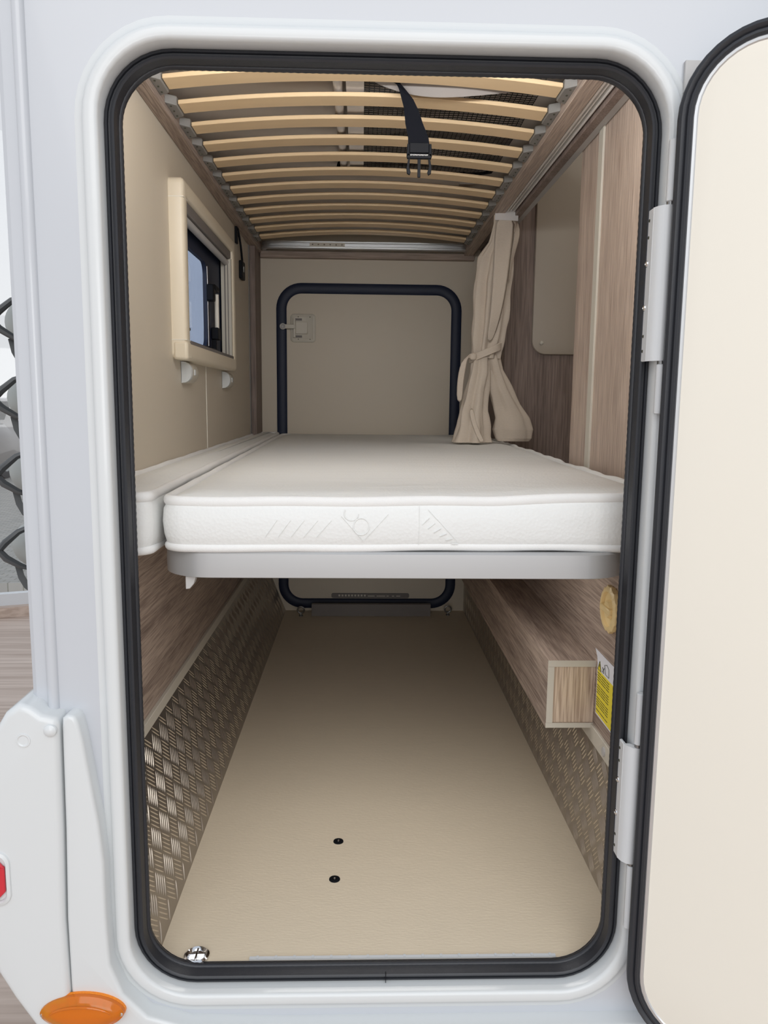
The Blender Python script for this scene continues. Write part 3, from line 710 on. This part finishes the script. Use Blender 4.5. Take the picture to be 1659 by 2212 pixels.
each('hinge_screw', mb, 'chrome', hg)
obj('end_beam', MB().box(-0.376, 0.410, 2.925, YB-0.001, 1.334, 1.3575), 'wood_across', bunk, bevel=0.001)
obj('underlay_board', MB().box(-0.399, 0.4695, 1.036, YB-0.001, 1.425, 1.44), 'underlay', bunk)
# net pocket above the slats
net = thing('net_pocket', 'black mesh net pocket with white hem lying above the near bunk slats', 'net', (0.15, 1.7, 1.405))
mb = MB(); X0, X1, Y0, Y1 = 0.0, 0.335, 1.30, 2.09
def nz(x, y): return 1.4035+0.003*math.sin(x*21+y*6)+0.002*math.sin(y*31)
nx = 34; ny = 80
for i in range(nx+1):
    x = X0+(X1-X0)*i/nx
    mb.tube([(x, Y0+(Y1-Y0)*j/16, nz(x, Y0+(Y1-Y0)*j/16)) for j in range(17)], 0.0009, 4, cap=False)
for j in range(ny+1):
    y = Y0+(Y1-Y0)*j/ny
    mb.tube([(X0+(X1-X0)*i/12, y, nz(X0+(X1-X0)*i/12, y)) for i in range(13)], 0.0009, 4, cap=False)
q = obj('mesh', mb, 'net_cord', net, weld=False); q['kind'] = 'stuff'
obj('hem', MB().ribbon([(-0.017, Y0+(Y1-Y0)*j/16, nz(0, Y0+(Y1-Y0)*j/16)-0.001) for j in range(17)], (0.017, 0, 0)), 'white_fabric', net)
obj('far_hem', MB().ribbon([(X0+(X1-X0)*i/10, Y1+0.008, nz(X0+(X1-X0)*i/10, Y1)+0.002*math.sin(i*2)) for i in range(11)], (0, 0.010, 0)), 'black_webbing', net)
obj('pocket_tube', MB().tube([(-0.050, 1.40, 1.4085), (-0.050, 2.06, 1.4085)], 0.0095, 12), 'white_fabric', net)
mb = MB()
for y in (1.405, 2.085): mb.lathe((-0.056, y, 1.4105), (0, 1, 0), [(0.0, -0.02), (0.012, -0.016), (0.0135, 0), (0.012, 0.016), (0.0, 0.02)], 14)
each('tube_end', mb, 'black_plastic', net)
# loose hem of cloth drooping between first slats
mb = MB(); N = 30; rings = []
for i in range(N+1):
    t_ = i/N; x = 0.02+0.30*t_; sag = math.sin(PI*min(1, t_*1.15))**1.0*0.026 if t_ < .87 else 0.0
    sag = 0.024*math.sin(PI*t_)**0.8
    y = 1.516+0.008*math.sin(t_*7)
    rings.append([(x, y-0.03, 1.412), (x, y-0.012, 1.404-sag*0.5), (x, y+0.004, 1.398-sag), (x, y+0.006, 1.3985-sag), (x, y-0.010, 1.406-sag*0.5), (x, y-0.028, 1.414)])
obj('loose_hem', mb.rings(rings, cap0=True, cap1=True), 'hem_cloth', net)
# white fabric tabs near the right rail further back
tag(obj('fabric_tab', MB().ribbon([(0.255, 2.16, 1.392), (0.285, 2.17, 1.394), (0.315, 2.175, 1.399), (0.335, 2.18, 1.41)], (0, 0.018, 0.0)), 'white_fabric'), 'small white cloth tab above the slats by the right rail', 'cloth')
# strap with buckle
st = thing('webbing_strap', 'black webbing strap with open plastic buckle hanging from the slats', 'strap', (0.1, 1.52, 1.24))
Y_ = 1.505
pts = [(-0.06, Y_-0.045, 1.4005), (0.0, Y_-0.04, 1.400), (0.045, Y_-0.02, 1.398), (0.066, Y_, 1.390), (0.078, Y_+0.008, 1.375), (0.088, Y_+0.010, 1.350), (0.0935, Y_+0.010, 1.325), (0.1015, Y_+0.008, 1.300), (0.1025, Y_+0.006, 1.286)]
sd = [(0.002, 0.020, 0), (0.003, 0.020, 0), (0.008, 0.012, -0.008), (0.011, 0.004, -0.010), (0.013, 0, -0.008), (0.014, 0, -0.003), (0.016, -0.003, 0), (0.019, 0, 0), (0.020, 0, 0)]
obj('webbing', MB().ribbon(pts, sd, 0.0012), 'black_webbing', st)
bx = 0.1035; by = Y_+0.006
bk = obj('buckle', MB().box(bx-0.0225, bx+0.0225, by-0.004, by+0.004, 1.2665, 1.271).box(bx-0.0225, bx+0.0225, by-0.004, by+0.004, 1.262, 1.2665).box(bx-0.0225, bx-0.018, by-0.004, by+0.004, 1.2665, 1.288).box(bx+0.018, bx+0.0225, by-0.004, by+0.004, 1.2665, 1.288).box(bx-0.018, bx+0.018, by-0.0035, by+0.003, 1.272, 1.290), 'black_plastic', st, bevel=0.001)
mb = MB().box(bx-0.0028, bx+0.0028, by-0.002, by+0.002, 1.229, 1.262)
for s_ in (-1, 1):
    pl = [(bx+s_*0.017, 1.262), (bx+s_*0.0205, 1.262), (bx+s_*0.0235, 1.246), (bx+s_*0.0225, 1.236), (bx+s_*0.0175, 1.233), (bx+s_*0.0155, 1.238), (bx+s_*0.0185, 1.247)]
    if s_ < 0: pl = pl[::-1]
    mb.prism(pl, FXZ, by-0.003, by+0.003)
each('buckle_prong', mb, 'black_plastic', st, bevel=0.0006)
mb = MB()
for k in range(12): mb.box(bx-0.0165+k*0.0028, bx-0.0149+k*0.0028, by-0.0048, by-0.004, 1.2665+0.0004*(k % 2), 1.2690)
stuff(obj('buckle_lettering', mb, 'grey_plastic', bk))

# ================================================================== LOWER BUNK: frame and mattresses
fr = thing('bunk_frame', 'silver metal bed frame with rounded corners under the white mattresses', 'bed frame', (0.05, 2.0, 0.563))
FR = (-0.290, 0.400, 1.072, 2.915)
obj('frame_rim', MB().sweep(FR, 0.075, [(-0.004, 0.5615), (0.0, 0.563), (0.0005, 0.578), (0.0, 0.597), (-0.003, 0.600), (-0.014, 0.600), (-0.014, 0.590), (-0.008, 0.586), (-0.008, 0.570), (-0.014, 0.566), (-0.014, 0.5615)], FXY, closedprof=True), 'silver_frame', fr, angle=40)
mb = MB()
obj('frame_board', MB().sweep(FR, 0.075, [(-0.009, 0.587), (-0.009, 0.5945)], FXY, fill0=True, fill1=True), 'wood_across', fr)
obj('frame_hook', MB().prism([(-0.2515, 0.5615), (-0.2365, 0.5615), (-0.2395, 0.551), (-0.2455, 0.5435), (-0.2515, 0.5425)], FXZ, 1.085, 1.100), 'grey_plastic', fr, bevel=0.001)
each('frame_bracket', MB().box(-0.386, -0.290, 1.30, 1.34, 0.569, 0.576).box(-0.386, -0.290, 2.4, 2.44, 0.569, 0.576), 'aluminium', fr)

def mattress(rect, r, z0, z1, label, warp, bulge=0.007):
    t = thing('mattress', label, 'mattress', ((rect[0]+rect[1])/2, (rect[2]+rect[3])/2, z0))
    H = z1-z0
    prof = [(-0.03, z0+0.002), (-0.006, z0+0.001), (0.0, z0+0.004), (bulge*0.75, z0+H*0.28), (bulge, z0+H*0.5), (bulge*0.75, z0+H*0.72), (0.001, z1-0.016), (-0.003, z1-0.010), (-0.020, z1-0.004), (-0.040, z1-0.001), (-0.049, z1)]
    obj('ticking', MB().sweep(rect, r, prof, FXY, step=0.03, warp=warp, fill0=True, fill1=True), 'ticking', t, angle=80)
    def wob(q, i, off, h):
        b = Vector(warp(q, i, off, h)) if warp else Vector((0, 0, 0))
        a = 0.0012*math.sin(q.y*23+q.x*9)+0.0008*math.sin(q.y*57+q.x*31)
        return b+Vector((a, 0.3*a, 0.8*a))
    def pipe(z, k=1.0):
        pr = []
        for j in range(12):
            a = j*2*PI/12; pr.append((-0.0025+0.0062*math.cos(a), z+0.0078*math.sin(a)*k))
        return pr
    obj('piping', MB().sweep(rect, r, pipe(z1-0.010), FXY, step=0.02, closedprof=True, warp=wob), 'mattress_tape', t, angle=80)
    obj('piping', MB().sweep(rect, r, pipe(z0+0.0065, 0.85), FXY, step=0.02, closedprof=True, warp=wob), 'mattress_tape', t, angle=80)
    return t
def wbig(q, i, off, h):
    k = max(0.0, (q.y-1.07)/1.85)
    dx = -0.028*k if q.x < 0.0 else -0.030*max(0, 1-k*2.2)*min(1, max(0, (q.x-0.1)/0.3))
    dz = (0.012*min(1, k*1.2)+0.010*max(0, (q.x-0.2)/0.25)*max(0, 1-k*3)) if h > 0.64 else 0
    bow = 0.0
    return (dx, 0.006*math.sin(q.x*5) if q.y < 1.2 else 0, dz)
def wsml(q, i, off, h):
    k = max(0.0, (q.y-1.07)/1.85)
    dx = -0.022*k if q.x > -0.34 else 0
    dz = 0.012*k if h > 0.64 else 0
    return (dx, 0, dz)
big = mattress((-0.277, 0.463, 1.078, 2.930), 0.030, 0.600, 0.682, 'large white foam mattress with piped edges filling the lower bunk', wbig)
sml = mattress((-0.3975, -0.2925, 1.050, 2.930), 0.022, 0.597, 0.688, 'narrow white foam mattress strip between the large mattress and the left wall', wsml, bulge=0.004)
# knitted relief on the front of the big mattress
mb = MB(); yf = 1.0715
def fy(x, z): return 1.078+0.006*math.sin(x*5)-0.007*max(0.0, 1-((z-0.641)/0.041)**2)**0.6-0.0003
def line3(pts, r_):
    r_ *= 0.6
    mb.tube([(x, fy(x, z), z) for x, z in pts], r_, 6, flat=0.6)
def seg(a, b, r_=0.0009, n=8): line3([(a[0]+(b[0]-a[0])*i/n, a[1]+(b[1]-a[1])*i/n) for i in range(n+1)], r_)
seg((-0.028, 0.652), (0.003, 0.6165)); seg((0.003, 0.6165), (0.038, 0.655))
line3([(0.000+0.011*math.cos(a), 0.6375+0.012*math.sin(a)) for a in [i*2*PI/20 for i in range(21)]], 0.0016)
line3([(-0.014+0.010*math.cos(a), 0.656+0.010*math.sin(a)) for a in [math.radians(150+i*12) for i in range(18)]], 0.0013)
for k in range(6): seg((0.096+k*0.0085, 0.650-k*0.0075), (0.086+k*0.0085, 0.640-k*0.0055), 0.0017)
seg((0.082, 0.667), (0.082, 0.611), 0.0006); seg((0.094, 0.662), (0.138, 0.615), 0.0007)
for k in range(5): seg((-0.135+k*0.018, 0.622), (-0.118+k*0.019, 0.646), 0.0009)
obj('knit_relief', mb, 'ticking', big)['kind'] = 'stuff'

# ================================================================== CURTAIN and rail
rail = thing('curtain_rail', 'white double-track curtain rail under the right side of the overhead bunk', 'rail', (0.418, 1.65, 1.352))
obj('track', MB().box(0.4075, 0.4305, 1.045, 2.29, 1.3655, 1.3715).box(0.4075, 0.4125, 1.045, 2.29, 1.3535, 1.3655).box(0.4185, 0.4215, 1.045, 2.29, 1.356, 1.3655).box(0.4265, 0.4305, 1.045, 2.29, 1.3535, 1.3655), 'rail_white', rail, bevel=0.0008)
obj('end_clip', MB().box(0.415, 0.430, 1.235, 1.250, 1.346, 1.3535), 'white_plastic', rail, bevel=0.001)
cur = thing('curtain', 'beige woven curtain tied back at the right end of the lower bunk', 'curtain', (0.38, 2.34, 0.69))
def loft(secs, n=64, pleats=7, seed=0, jit=0.0):
    """secs: z, cx, cy, rx, ry, pleat depth, twist"""
    out = []
    # interpolate
    M_ = 60; zs = []
    for k in range(M_+1):
        t_ = k/M_*(len(secs)-1); i = min(int(t_), len(secs)-2); f = t_-i; f = f*f*(3-2*f)
        zs.append([secs[i][c]*(1-f)+secs[i+1][c]*f for c in range(7)])
    for z, cx, cy, rx, ry, dp, tw in zs:
        ring = []
        for j in range(n):
            a = j*2*PI/n
            m_ = math.sin(pleats*a+seed+tw)+0.45*math.sin((pleats*1.0+3)*a+seed*2.1-tw*0.7)
            k_ = 1-dp*(0.5-0.5*m_)
            wv = 0.0015*math.sin(z*60+a*3)
            ring.append((cx+(rx*k_+wv)*math.cos(a), cy+(ry*k_+wv)*math.sin(a), z))
        out.append(ring)
    return out
upper = [(1.355, 0.409, 2.30, 0.0315, 0.012, 0.05, 0.0), (1.325, 0.409, 2.30, 0.032, 0.018, 0.08, 0.0), (1.275, 0.400, 2.31, 0.037, 0.026, 0.25, 0.2), (1.235, 0.388, 2.32, 0.052, 0.040, 0.30, 0.5),
         (1.16, 0.380, 2.33, 0.055, 0.045, 0.32, 0.8), (1.06, 0.376, 2.33, 0.054, 0.045, 0.34, 1.0), (1.00, 0.370, 2.33, 0.050, 0.042, 0.36, 1.2), (0.965, 0.367, 2.33, 0.045, 0.036, 0.34, 1.4), (0.945, 0.366, 2.33, 0.045, 0.034, 0.34, 1.5)]
obj('upper_drape', MB().rings(loft(upper, pleats=8, seed=2.2), cap0=True, cap1=True), 'curtain_fabric', cur, angle=80)
left = [(0.950, 0.352, 2.32, 0.030, 0.026, 0.34, 0.0), (0.90, 0.348, 2.315, 0.033, 0.027, 0.36, 0.2), (0.84, 0.338, 2.31, 0.038, 0.027, 0.40, 0.4), (0.79, 0.330, 2.305, 0.044, 0.028, 0.40, 0.6), (0.745, 0.330, 2.30, 0.052, 0.030, 0.34, 0.9), (0.715, 0.327, 2.30, 0.058, 0.036, 0.36, 1.1), (0.697, 0.326, 2.30, 0.064, 0.042, 0.38, 1.2)]
obj('left_skirt', MB().rings(loft(left, pleats=5, seed=0.6), cap0=True, cap1=True), 'curtain_fabric', cur, angle=80)
right = [(0.955, 0.384, 2.335, 0.027, 0.028, 0.28, 0.0), (0.91, 0.394, 2.34, 0.031, 0.030, 0.28, 0.2), (0.86, 0.414, 2.345, 0.039, 0.030, 0.24, 0.4), (0.81, 0.436, 2.35, 0.045, 0.030, 0.18, 0.5), (0.77, 0.453, 2.35, 0.055, 0.030, 0.16, 0.6), (0.735, 0.457, 2.35, 0.065, 0.028, 0.12, 0.7), (0.708, 0.462, 2.35, 0.058, 0.022, 0.12, 0.8), (0.699, 0.462, 2.35, 0.050, 0.016, 0.12, 0.8)]
obj('right_lobe', MB().rings(loft(right, pleats=5, seed=1.4), cap0=True, cap1=True), 'curtain_fabric', cur, angle=80)
obj('header_tape', MB().ribbon([(0.376, 2.283, 1.348), (0.395, 2.281, 1.348), (0.42, 2.282, 1.3475), (0.443, 2.286, 1.347)], (0, 0, 0.0165), 0.0015), 'white_fabric', cur)
obj('front_fold', MB().ribbon([(0.408, 2.284, 1.345), (0.404, 2.280, 1.30), (0.398, 2.276, 1.22), (0.394, 2.274, 1.14), (0.384, 2.278, 1.05), (0.370, 2.290, 0.985)], [(0.031, 0.002, 0), (0.030, 0.002, 0), (0.027, 0.003, 0), (0.024, 0.004, 0), (0.017, 0.006, 0), (0.010, 0.006, 0)], 0.0014), 'curtain_fabric', cur, sub=1)
obj('back_fold', MB().ribbon([(0.440, 2.31, 1.345), (0.447, 2.31, 1.315), (0.444, 2.30, 1.28), (0.432, 2.30, 1.24), (0.424, 2.30, 1.15)], [(0.006, 0.01, 0), (0.012, 0.01, 0), (0.010, 0.01, 0), (0.007, 0.01, 0), (0.003, 0.01, 0)], 0.0014), 'curtain_fabric', cur, sub=1)
# tie band
rings = []
for j in range(40):
    a = j*2*PI/40; x = 0.366+0.0465*math.cos(a); y = 2.328+0.0375*math.sin(a); z = 0.962+0.020*math.cos(a)
    rings.append([(x, y, z-0.011), (x+0.002*math.cos(a), y+0.002*math.sin(a), z-0.010), (x+0.002*math.cos(a), y+0.002*math.sin(a), z+0.010), (x, y, z+0.011)])
obj('tie_band', MB().rings(rings, loop=True), 'curtain_fabric', cur)
obj('tie_tail', MB().ribbon([(0.327, 2.300, 0.948), (0.308, 2.288, 0.953), (0.298, 2.284, 0.935), (0.291, 2.283, 0.90), (0.287, 2.283, 0.86), (0.287, 2.284, 0.812)], [(0.004, 0.0, 0.009), (0.006, 0, 0.008), (0.010, 0, 0.003), (0.011, 0, 0), (0.010, 0, 0), (0.010, 0, 0)], 0.0014), 'curtain_fabric', cur, sub=1)
obj('tie_tail', MB().ribbon([(0.322, 2.288, 0.80), (0.327, 2.276, 0.765), (0.337, 2.268, 0.735), (0.347, 2.258, 0.712), (0.354, 2.250, 0.700)], (0.0075, 0, 0.003), 0.0014), 'curtain_fabric', cur, sub=1)
obj('tie_knot', MB().rings([[(0.326+r1*math.cos(a), 2.296+r1*math.sin(a)*0.8, z_) for a in [j*2*PI/14 for j in range(14)]] for z_, r1 in ((0.938, 0.004), (0.941, 0.009), (0.948, 0.011), (0.956, 0.009), (0.959, 0.004))], cap0=True, cap1=True), 'curtain_fabric', cur)

# beige panel on the partition
pn = thing('wall_panel', 'tall beige panel with rounded corners fixed to the wood partition', 'panel', (0.76, 2.54, 0.97))
obj('board', MB().sweep((0.549, 0.98, 0.972, 1.62), 0.045, [(0.0, 2.5395), (0.0, 2.533), (-0.002, 2.530), (-0.006, 2.529)], FXZ, fill1=True), 'partition_board', pn)
obj('stud', MB().lathe((0.580, 2.5288, 1.009), (0, -1, 0), [(0.007, 0), (0.0065, 0.003), (0.004, 0.005), (0, 0.0055)], 16), 'banding', pn)

# ================================================================== BOXED DUCT low on the right wall
bxd = thing('boxed_duct', 'long wood-decor boxed duct with pale edging low on the right wall', 'cabinet', (0.364, 1.26, 0.254))
XL, XR, ZB, ZT, YN, YF = 0.3225, 0.405, 0.2545, 0.3755, 1.262, 2.94
obj('top_board', MB().box(XL, XR, YN+0.0012, YF, ZT-0.011, ZT), 'wood_depth', bxd)
obj('side_board', MB().box(XL, XL+0.011, YN+0.0012, YF, ZB+0.009, ZT-0.011), 'wood_depth', bxd)
obj('bottom_board', MB().box(XL-0.0005, XR, YN+0.0012, YF, ZB, ZB+0.009), 'wood_depth', bxd)
obj('end_panel', MB().box(XL+0.011, XR, YN+0.003, YN+0.012, ZB+0.009, ZT-0.011), 'wood_light_end', bxd)
obj('edge_band', MB().box(XL, XR, YN, YN+0.0012, ZT-0.011, ZT), 'banding', bxd)
obj('edge_band', MB().box(XL, XL+0.011, YN, YN+0.0012, ZB+0.009, ZT-0.0113), 'banding', bxd)
obj('edge_band', MB().box(XL-0.0005, XR, YN, YN+0.0012, ZB, ZB+0.0088), 'banding', bxd)
# warning sticker on the wall in front of the duct end
sk = thing('warning_sticker', 'white and yellow warning sticker beside the near end of the boxed duct', 'sticker', (0.405, 1.20, 0.29))
XS = 0.4046
obj('paper', MB().prism([(1.250, 0.287), (1.150, 0.287), (1.150, 0.397), (1.266, 0.397), (1.254, 0.386), (1.250, 0.375)], FYZ, XS, XS-0.0006), 'paper', sk)
obj('yellow_field', MB().box(XS-0.0010, XS-0.0006, 1.152, 1.247, 0.290, 0.366), 'yellow_print', sk)
obj('warning_triangle', MB().prism([(1.246, 0.3675), (1.229, 0.3675), (1.2375, 0.383)], FYZ, XS-0.0006, XS-0.0010), 'yellow_print', sk)
mb = MB()
for k in range(16):
    z = 0.3615-k*0.0043
    if k % 5 == 4: continue
    yy = 1.246
    for wlen in (0.018, 0.024, 0.014):
        mb.box(XS-0.0013, XS-0.0010, max(1.155, yy-wlen), yy, z-0.0006, z+0.0006); yy -= wlen+0.0025
for a, b in (((1.2460, 0.3675), (1.2375, 0.383)), ((1.2290, 0.3675), (1.2375, 0.383)), ((1.2460, 0.3675), (1.2290, 0.3675))):
    mb.tube([(XS-0.0012, a[0], a[1]), (XS-0.0012, b[0], b[1])], 0.0005, 4)
mb.tube([(XS-0.0012, 1.2375, 0.3775), (XS-0.0012, 1.2375, 0.3725)], 0.0007, 4)
mb.tube([(XS-0.0012, 1.222, 0.378), (XS-0.0012, 1.214, 0.370), (XS-0.0012, 1.219, 0.369)], 0.0005, 4)
mb.tube([(XS-0.0012, 1.223, 0.369), (XS-0.0012, 1.213, 0.379)], 0.0005, 4)
mb.tube([(XS-0.0012, 1.206, 0.371), (XS-0.0012, 1.212, 0.385), (XS-0.0012, 1.200, 0.389), (XS-0.0012, 1.190, 0.385), (XS-0.0012, 1.188, 0.371), (XS-0.0012, 1.206, 0.371)], 0.0004, 4)
stuff(obj('sticker_print', mb, 'print_black', sk))
# yellow cap
cp = thing('yellow_cap', 'round yellow plastic cap with toothed rim on the lower right wall', 'cap', (0.405, 1.187, 0.487))
N = 56; mb = MB(); rings = []
for rr, xx, tooth in ((0.0355, 0.405, 0), (0.0365, 0.402, 1), (0.0365, 0.396, 1), (0.033, 0.393, 0), (0.0285, 0.3935, 0), (0.0265, 0.398, 0), (0.016, 0.399, 0), (0.013, 0.393, 0)):
    ring = []
    for j in range(N):
        a = j*2*PI/N; r2 = rr+(0.0025 if (tooth and j % 4 == 0) else 0)
        ring.append((xx, 1.187+r2*math.cos(a), 0.487+r2*math.sin(a)))
    rings.append(ring)
obj('cap_body', mb.rings(rings, cap1=True), 'yellow_plastic', cp, angle=40)
obj('cap_grip', MB().box(0.389, 0.398, 1.164, 1.210, 0.482, 0.492), 'yellow_plastic', cp, bevel=0.002)
# round cap at the near end of the right strip
tag(obj('round_cap', MB().lathe((0.4005, 1.185, 0.247), (-1, 0, 0), [(0.008, 0), (0.0075, 0.002), (0, 0.003)], 18), 'grey_plastic'), 'small round grey cap on the pale strip above the right tread plate', 'cap')

# ================================================================== HALL AND OUTSIDE (left of the camper)
ZG = -0.65
struct('floor_hall', MB().box(-6, 6, -6, 5.0, ZG-0.05, ZG), 'hall_laminate')
bpy.data.objects['floor_hall'].name = 'floor_showroom'
# glass front: runs from left to right, slightly turned
p0 = Vector((-5.6, 4.0, 0)); p1 = Vector((2.5, 6.9, 0)); d = (p1-p0).normalized(); nrm = Vector((-d.y, d.x, 0))
mb = MB().obox((p0+p1)/2+Vector((0, 0, ZG+0.035)), d*4.3, nrm*0.04, Vector((0, 0, 0.035)))
struct('baseboard_front', mb, 'hall_laminate')
struct('floor_edge', MB().add([(-6, 4.9, ZG-0.001), (6, 4.9, ZG-0.001), (6, 8.1, ZG-0.001), (-6, 3.85, ZG-0.001)], [(0, 1, 2, 3)]), 'hall_laminate')
wf = struct('window_2', MB().obox((p0+p1)/2+nrm*0.05+Vector((0, 0, ZG+0.11)), d*4.3, nrm*0.03, Vector((0, 0, 0.04))), 'white_metal')
obj('pane', MB().obox((p0+p1)/2+nrm*0.05+Vector((0, 0, ZG+1.65)), d*4.3, nrm*0.004, Vector((0, 0, 1.5))), 'hall_glass', wf)
struct('ground_outside', MB().box(-40, 40, 6.2, 60, ZG-0.12, ZG-0.02), 'cobbles')
bpy.data.objects['ground_outside'].name = 'floor_yard'

# car outside, front three-quarter
car = thing('parked_car', 'bronze car parked outside beyond the glass, seen past the left body edge', 'car', (-7.2, 15.0, ZG))
def carpt(u, v, z):      # u along width to the right, v depth
    return (-7.6+u, 13.8+v, ZG+z)
secs = [(0.0, 0.25, 0.55), (0.05, 0.22, 0.72), (0.35, 0.20, 0.90), (1.1, 0.20, 1.02), (1.25, 0.2, 1.05), (1.9, 0.2, 1.45), (3.2, 0.2, 1.48), (4.1, 0.22, 1.05), (4.4, 0.3, 0.8)]
rings = []
for v, zb, zt in secs:
    W = 0.93 if v > 0.1 else 0.82; ring = []
    for a, b in ((-1, 0), (-1.02, 0.35), (-0.98, 0.7), (-0.86, 0.97), (-0.4, 1.02), (0.4, 1.02), (0.86, 0.97), (0.98, 0.7), (1.02, 0.35), (1, 0)):
        hh = zb+(zt-zb)*b; shrink = 1.0 if hh < 1.0 else 0.80
        ring.append(carpt(a*W*shrink, v, hh))
    rings.append(ring)
obj('car_body', MB().rings(rings, cap0=True, cap1=True), 'car_paint', car, angle=50)
mb = MB().sweep((-7.6-0.55, -7.6+0.55, ZG+0.42, ZG+0.62), 0.05, [(0.0, 13.80), (0.0, 13.77), (-0.02, 13.765)], FXZ, fill1=True)
obj('grille', mb, 'black_plastic', car)
for s_ in (-1, 1):
    hl = obj('headlamp', MB().prism([(s_*0.62-7.6, ZG+0.60), (s_*0.93-7.6, ZG+0.64), (s_*0.93-7.6, ZG+0.82), (s_*0.66-7.6, ZG+0.76)] if s_ > 0 else [(s_*0.93-7.6, ZG+0.64), (s_*0.62-7.6, ZG+0.60), (s_*0.66-7.6, ZG+0.76), (s_*0.93-7.6, ZG+0.82)], FXZ, 14.2, 13.78), 'chrome', car, bevel=0.01)
    for vy in (14.7, 17.3):
        wh = obj('wheel', MB().lathe((-7.6+s_*0.80, vy, ZG+0.31), (1, 0, 0), [(0.2, -0.1), (0.33, -0.1), (0.33, 0.1), (0.2, 0.1)], 24), 'black_rubber', car)
        obj('rim', MB().lathe((-7.6+s_*0.80, vy, ZG+0.31), (1, 0, 0), [(0.2, -0.105), (0.2, 0.105)], 20), 'aluminium', wh)
obj('windscreen', MB().add([carpt(-0.72, 1.3, 1.07), carpt(0.72, 1.3, 1.07), carpt(0.62, 1.85, 1.42), carpt(-0.62, 1.85, 1.42)], [(0, 1, 2, 3)]), 'black_plastic', car)

# bicycle carrier folded against the rear wall
bc = thing('bicycle_carrier', 'folded bicycle carrier with grey rails and black straps behind the rear wall', 'carrier', (-0.50, 1.9, 0.55))
for k, (zc, xc) in enumerate(((0.925, -0.510), (0.812, -0.513), (0.700, -0.516), (0.587, -0.519))):
    mb = MB(); rings = []
    for y in (1.20, 2.75):
        ring = [(xc+0.028*math.cos(a), y, zc+0.029*math.sin(a)) for a in [math.radians(110+q*14) for q in range(11)]]
        ring += [(xc+0.024*math.cos(a), y, zc+0.025*math.sin(a)) for a in [math.radians(250-q*14) for q in range(11)]]
        rings.append(ring)
    # channel opening towards the camper; a closing dish at the near end
    mb.rings(rings, cap0=True, cap1=True)
    rl = obj('rail', mb, 'carrier_grey', bc, angle=60)
    obj('rail_end', MB().lathe((xc+0.012, 1.195, zc), (0, -1, 0), [(0.0, -0.004), (0.036, 0.0), (0.034, 0.006), (0.022, 0.014), (0.0, 0.017)], 20), 'carrier_grey', rl)
    hp = [(xc+0.026, 1.165, zc+0.036), (xc+0.004, 1.155, zc+0.026), (xc-0.014, 1.150, zc+0.010), (xc-0.024, 1.150, zc-0.002), (xc-0.014, 1.150, zc-0.014), (xc+0.004, 1.155, zc-0.026), (xc+0.022, 1.16, zc-0.033)]
    obj('ratchet', MB().tube(hp, [0.003, 0.0045, 0.0055, 0.006, 0.0055, 0.0045, 0.002], 8), 'dark_grey_plastic', rl)
    obj('ratchet_knob', MB().lathe((xc+0.022, 1.16, zc+0.040), (0, -1, 0), [(0.008, -0.006), (0.009, 0), (0.006, 0.006), (0, 0.007)], 12), 'dark_grey_plastic', rl)
    obj('strap_end', MB().ribbon([(xc-0.004, 1.165, zc-0.026), (xc+0.000, 1.165, zc-0.045), (xc+0.008, 1.165, zc-0.060), (xc+0.018, 1.168, zc-0.070)], (0.0038, 0.002, 0.002), 0.0014), 'dark_grey_plastic', rl)
each('upright', MB().tube([(-0.470, 1.5, 0.50), (-0.470, 1.5, 1.02)], 0.012, 12).tube([(-0.470, 2.4, 0.50), (-0.470, 2.4, 1.02)], 0.012, 12), 'carrier_grey', bc)
mb = MB()
for yy in (1.5, 2.4):
    for zc in (0.925, 0.812, 0.700, 0.587): mb.tube([(-0.472, yy, zc), (-0.49, yy, zc)], 0.008, 8)
    for zc in (0.52, 1.0): mb.tube([(-0.4372, yy, zc), (-0.472, yy, zc)], 0.008, 8)
each('bracket', mb, 'carrier_grey', bc)
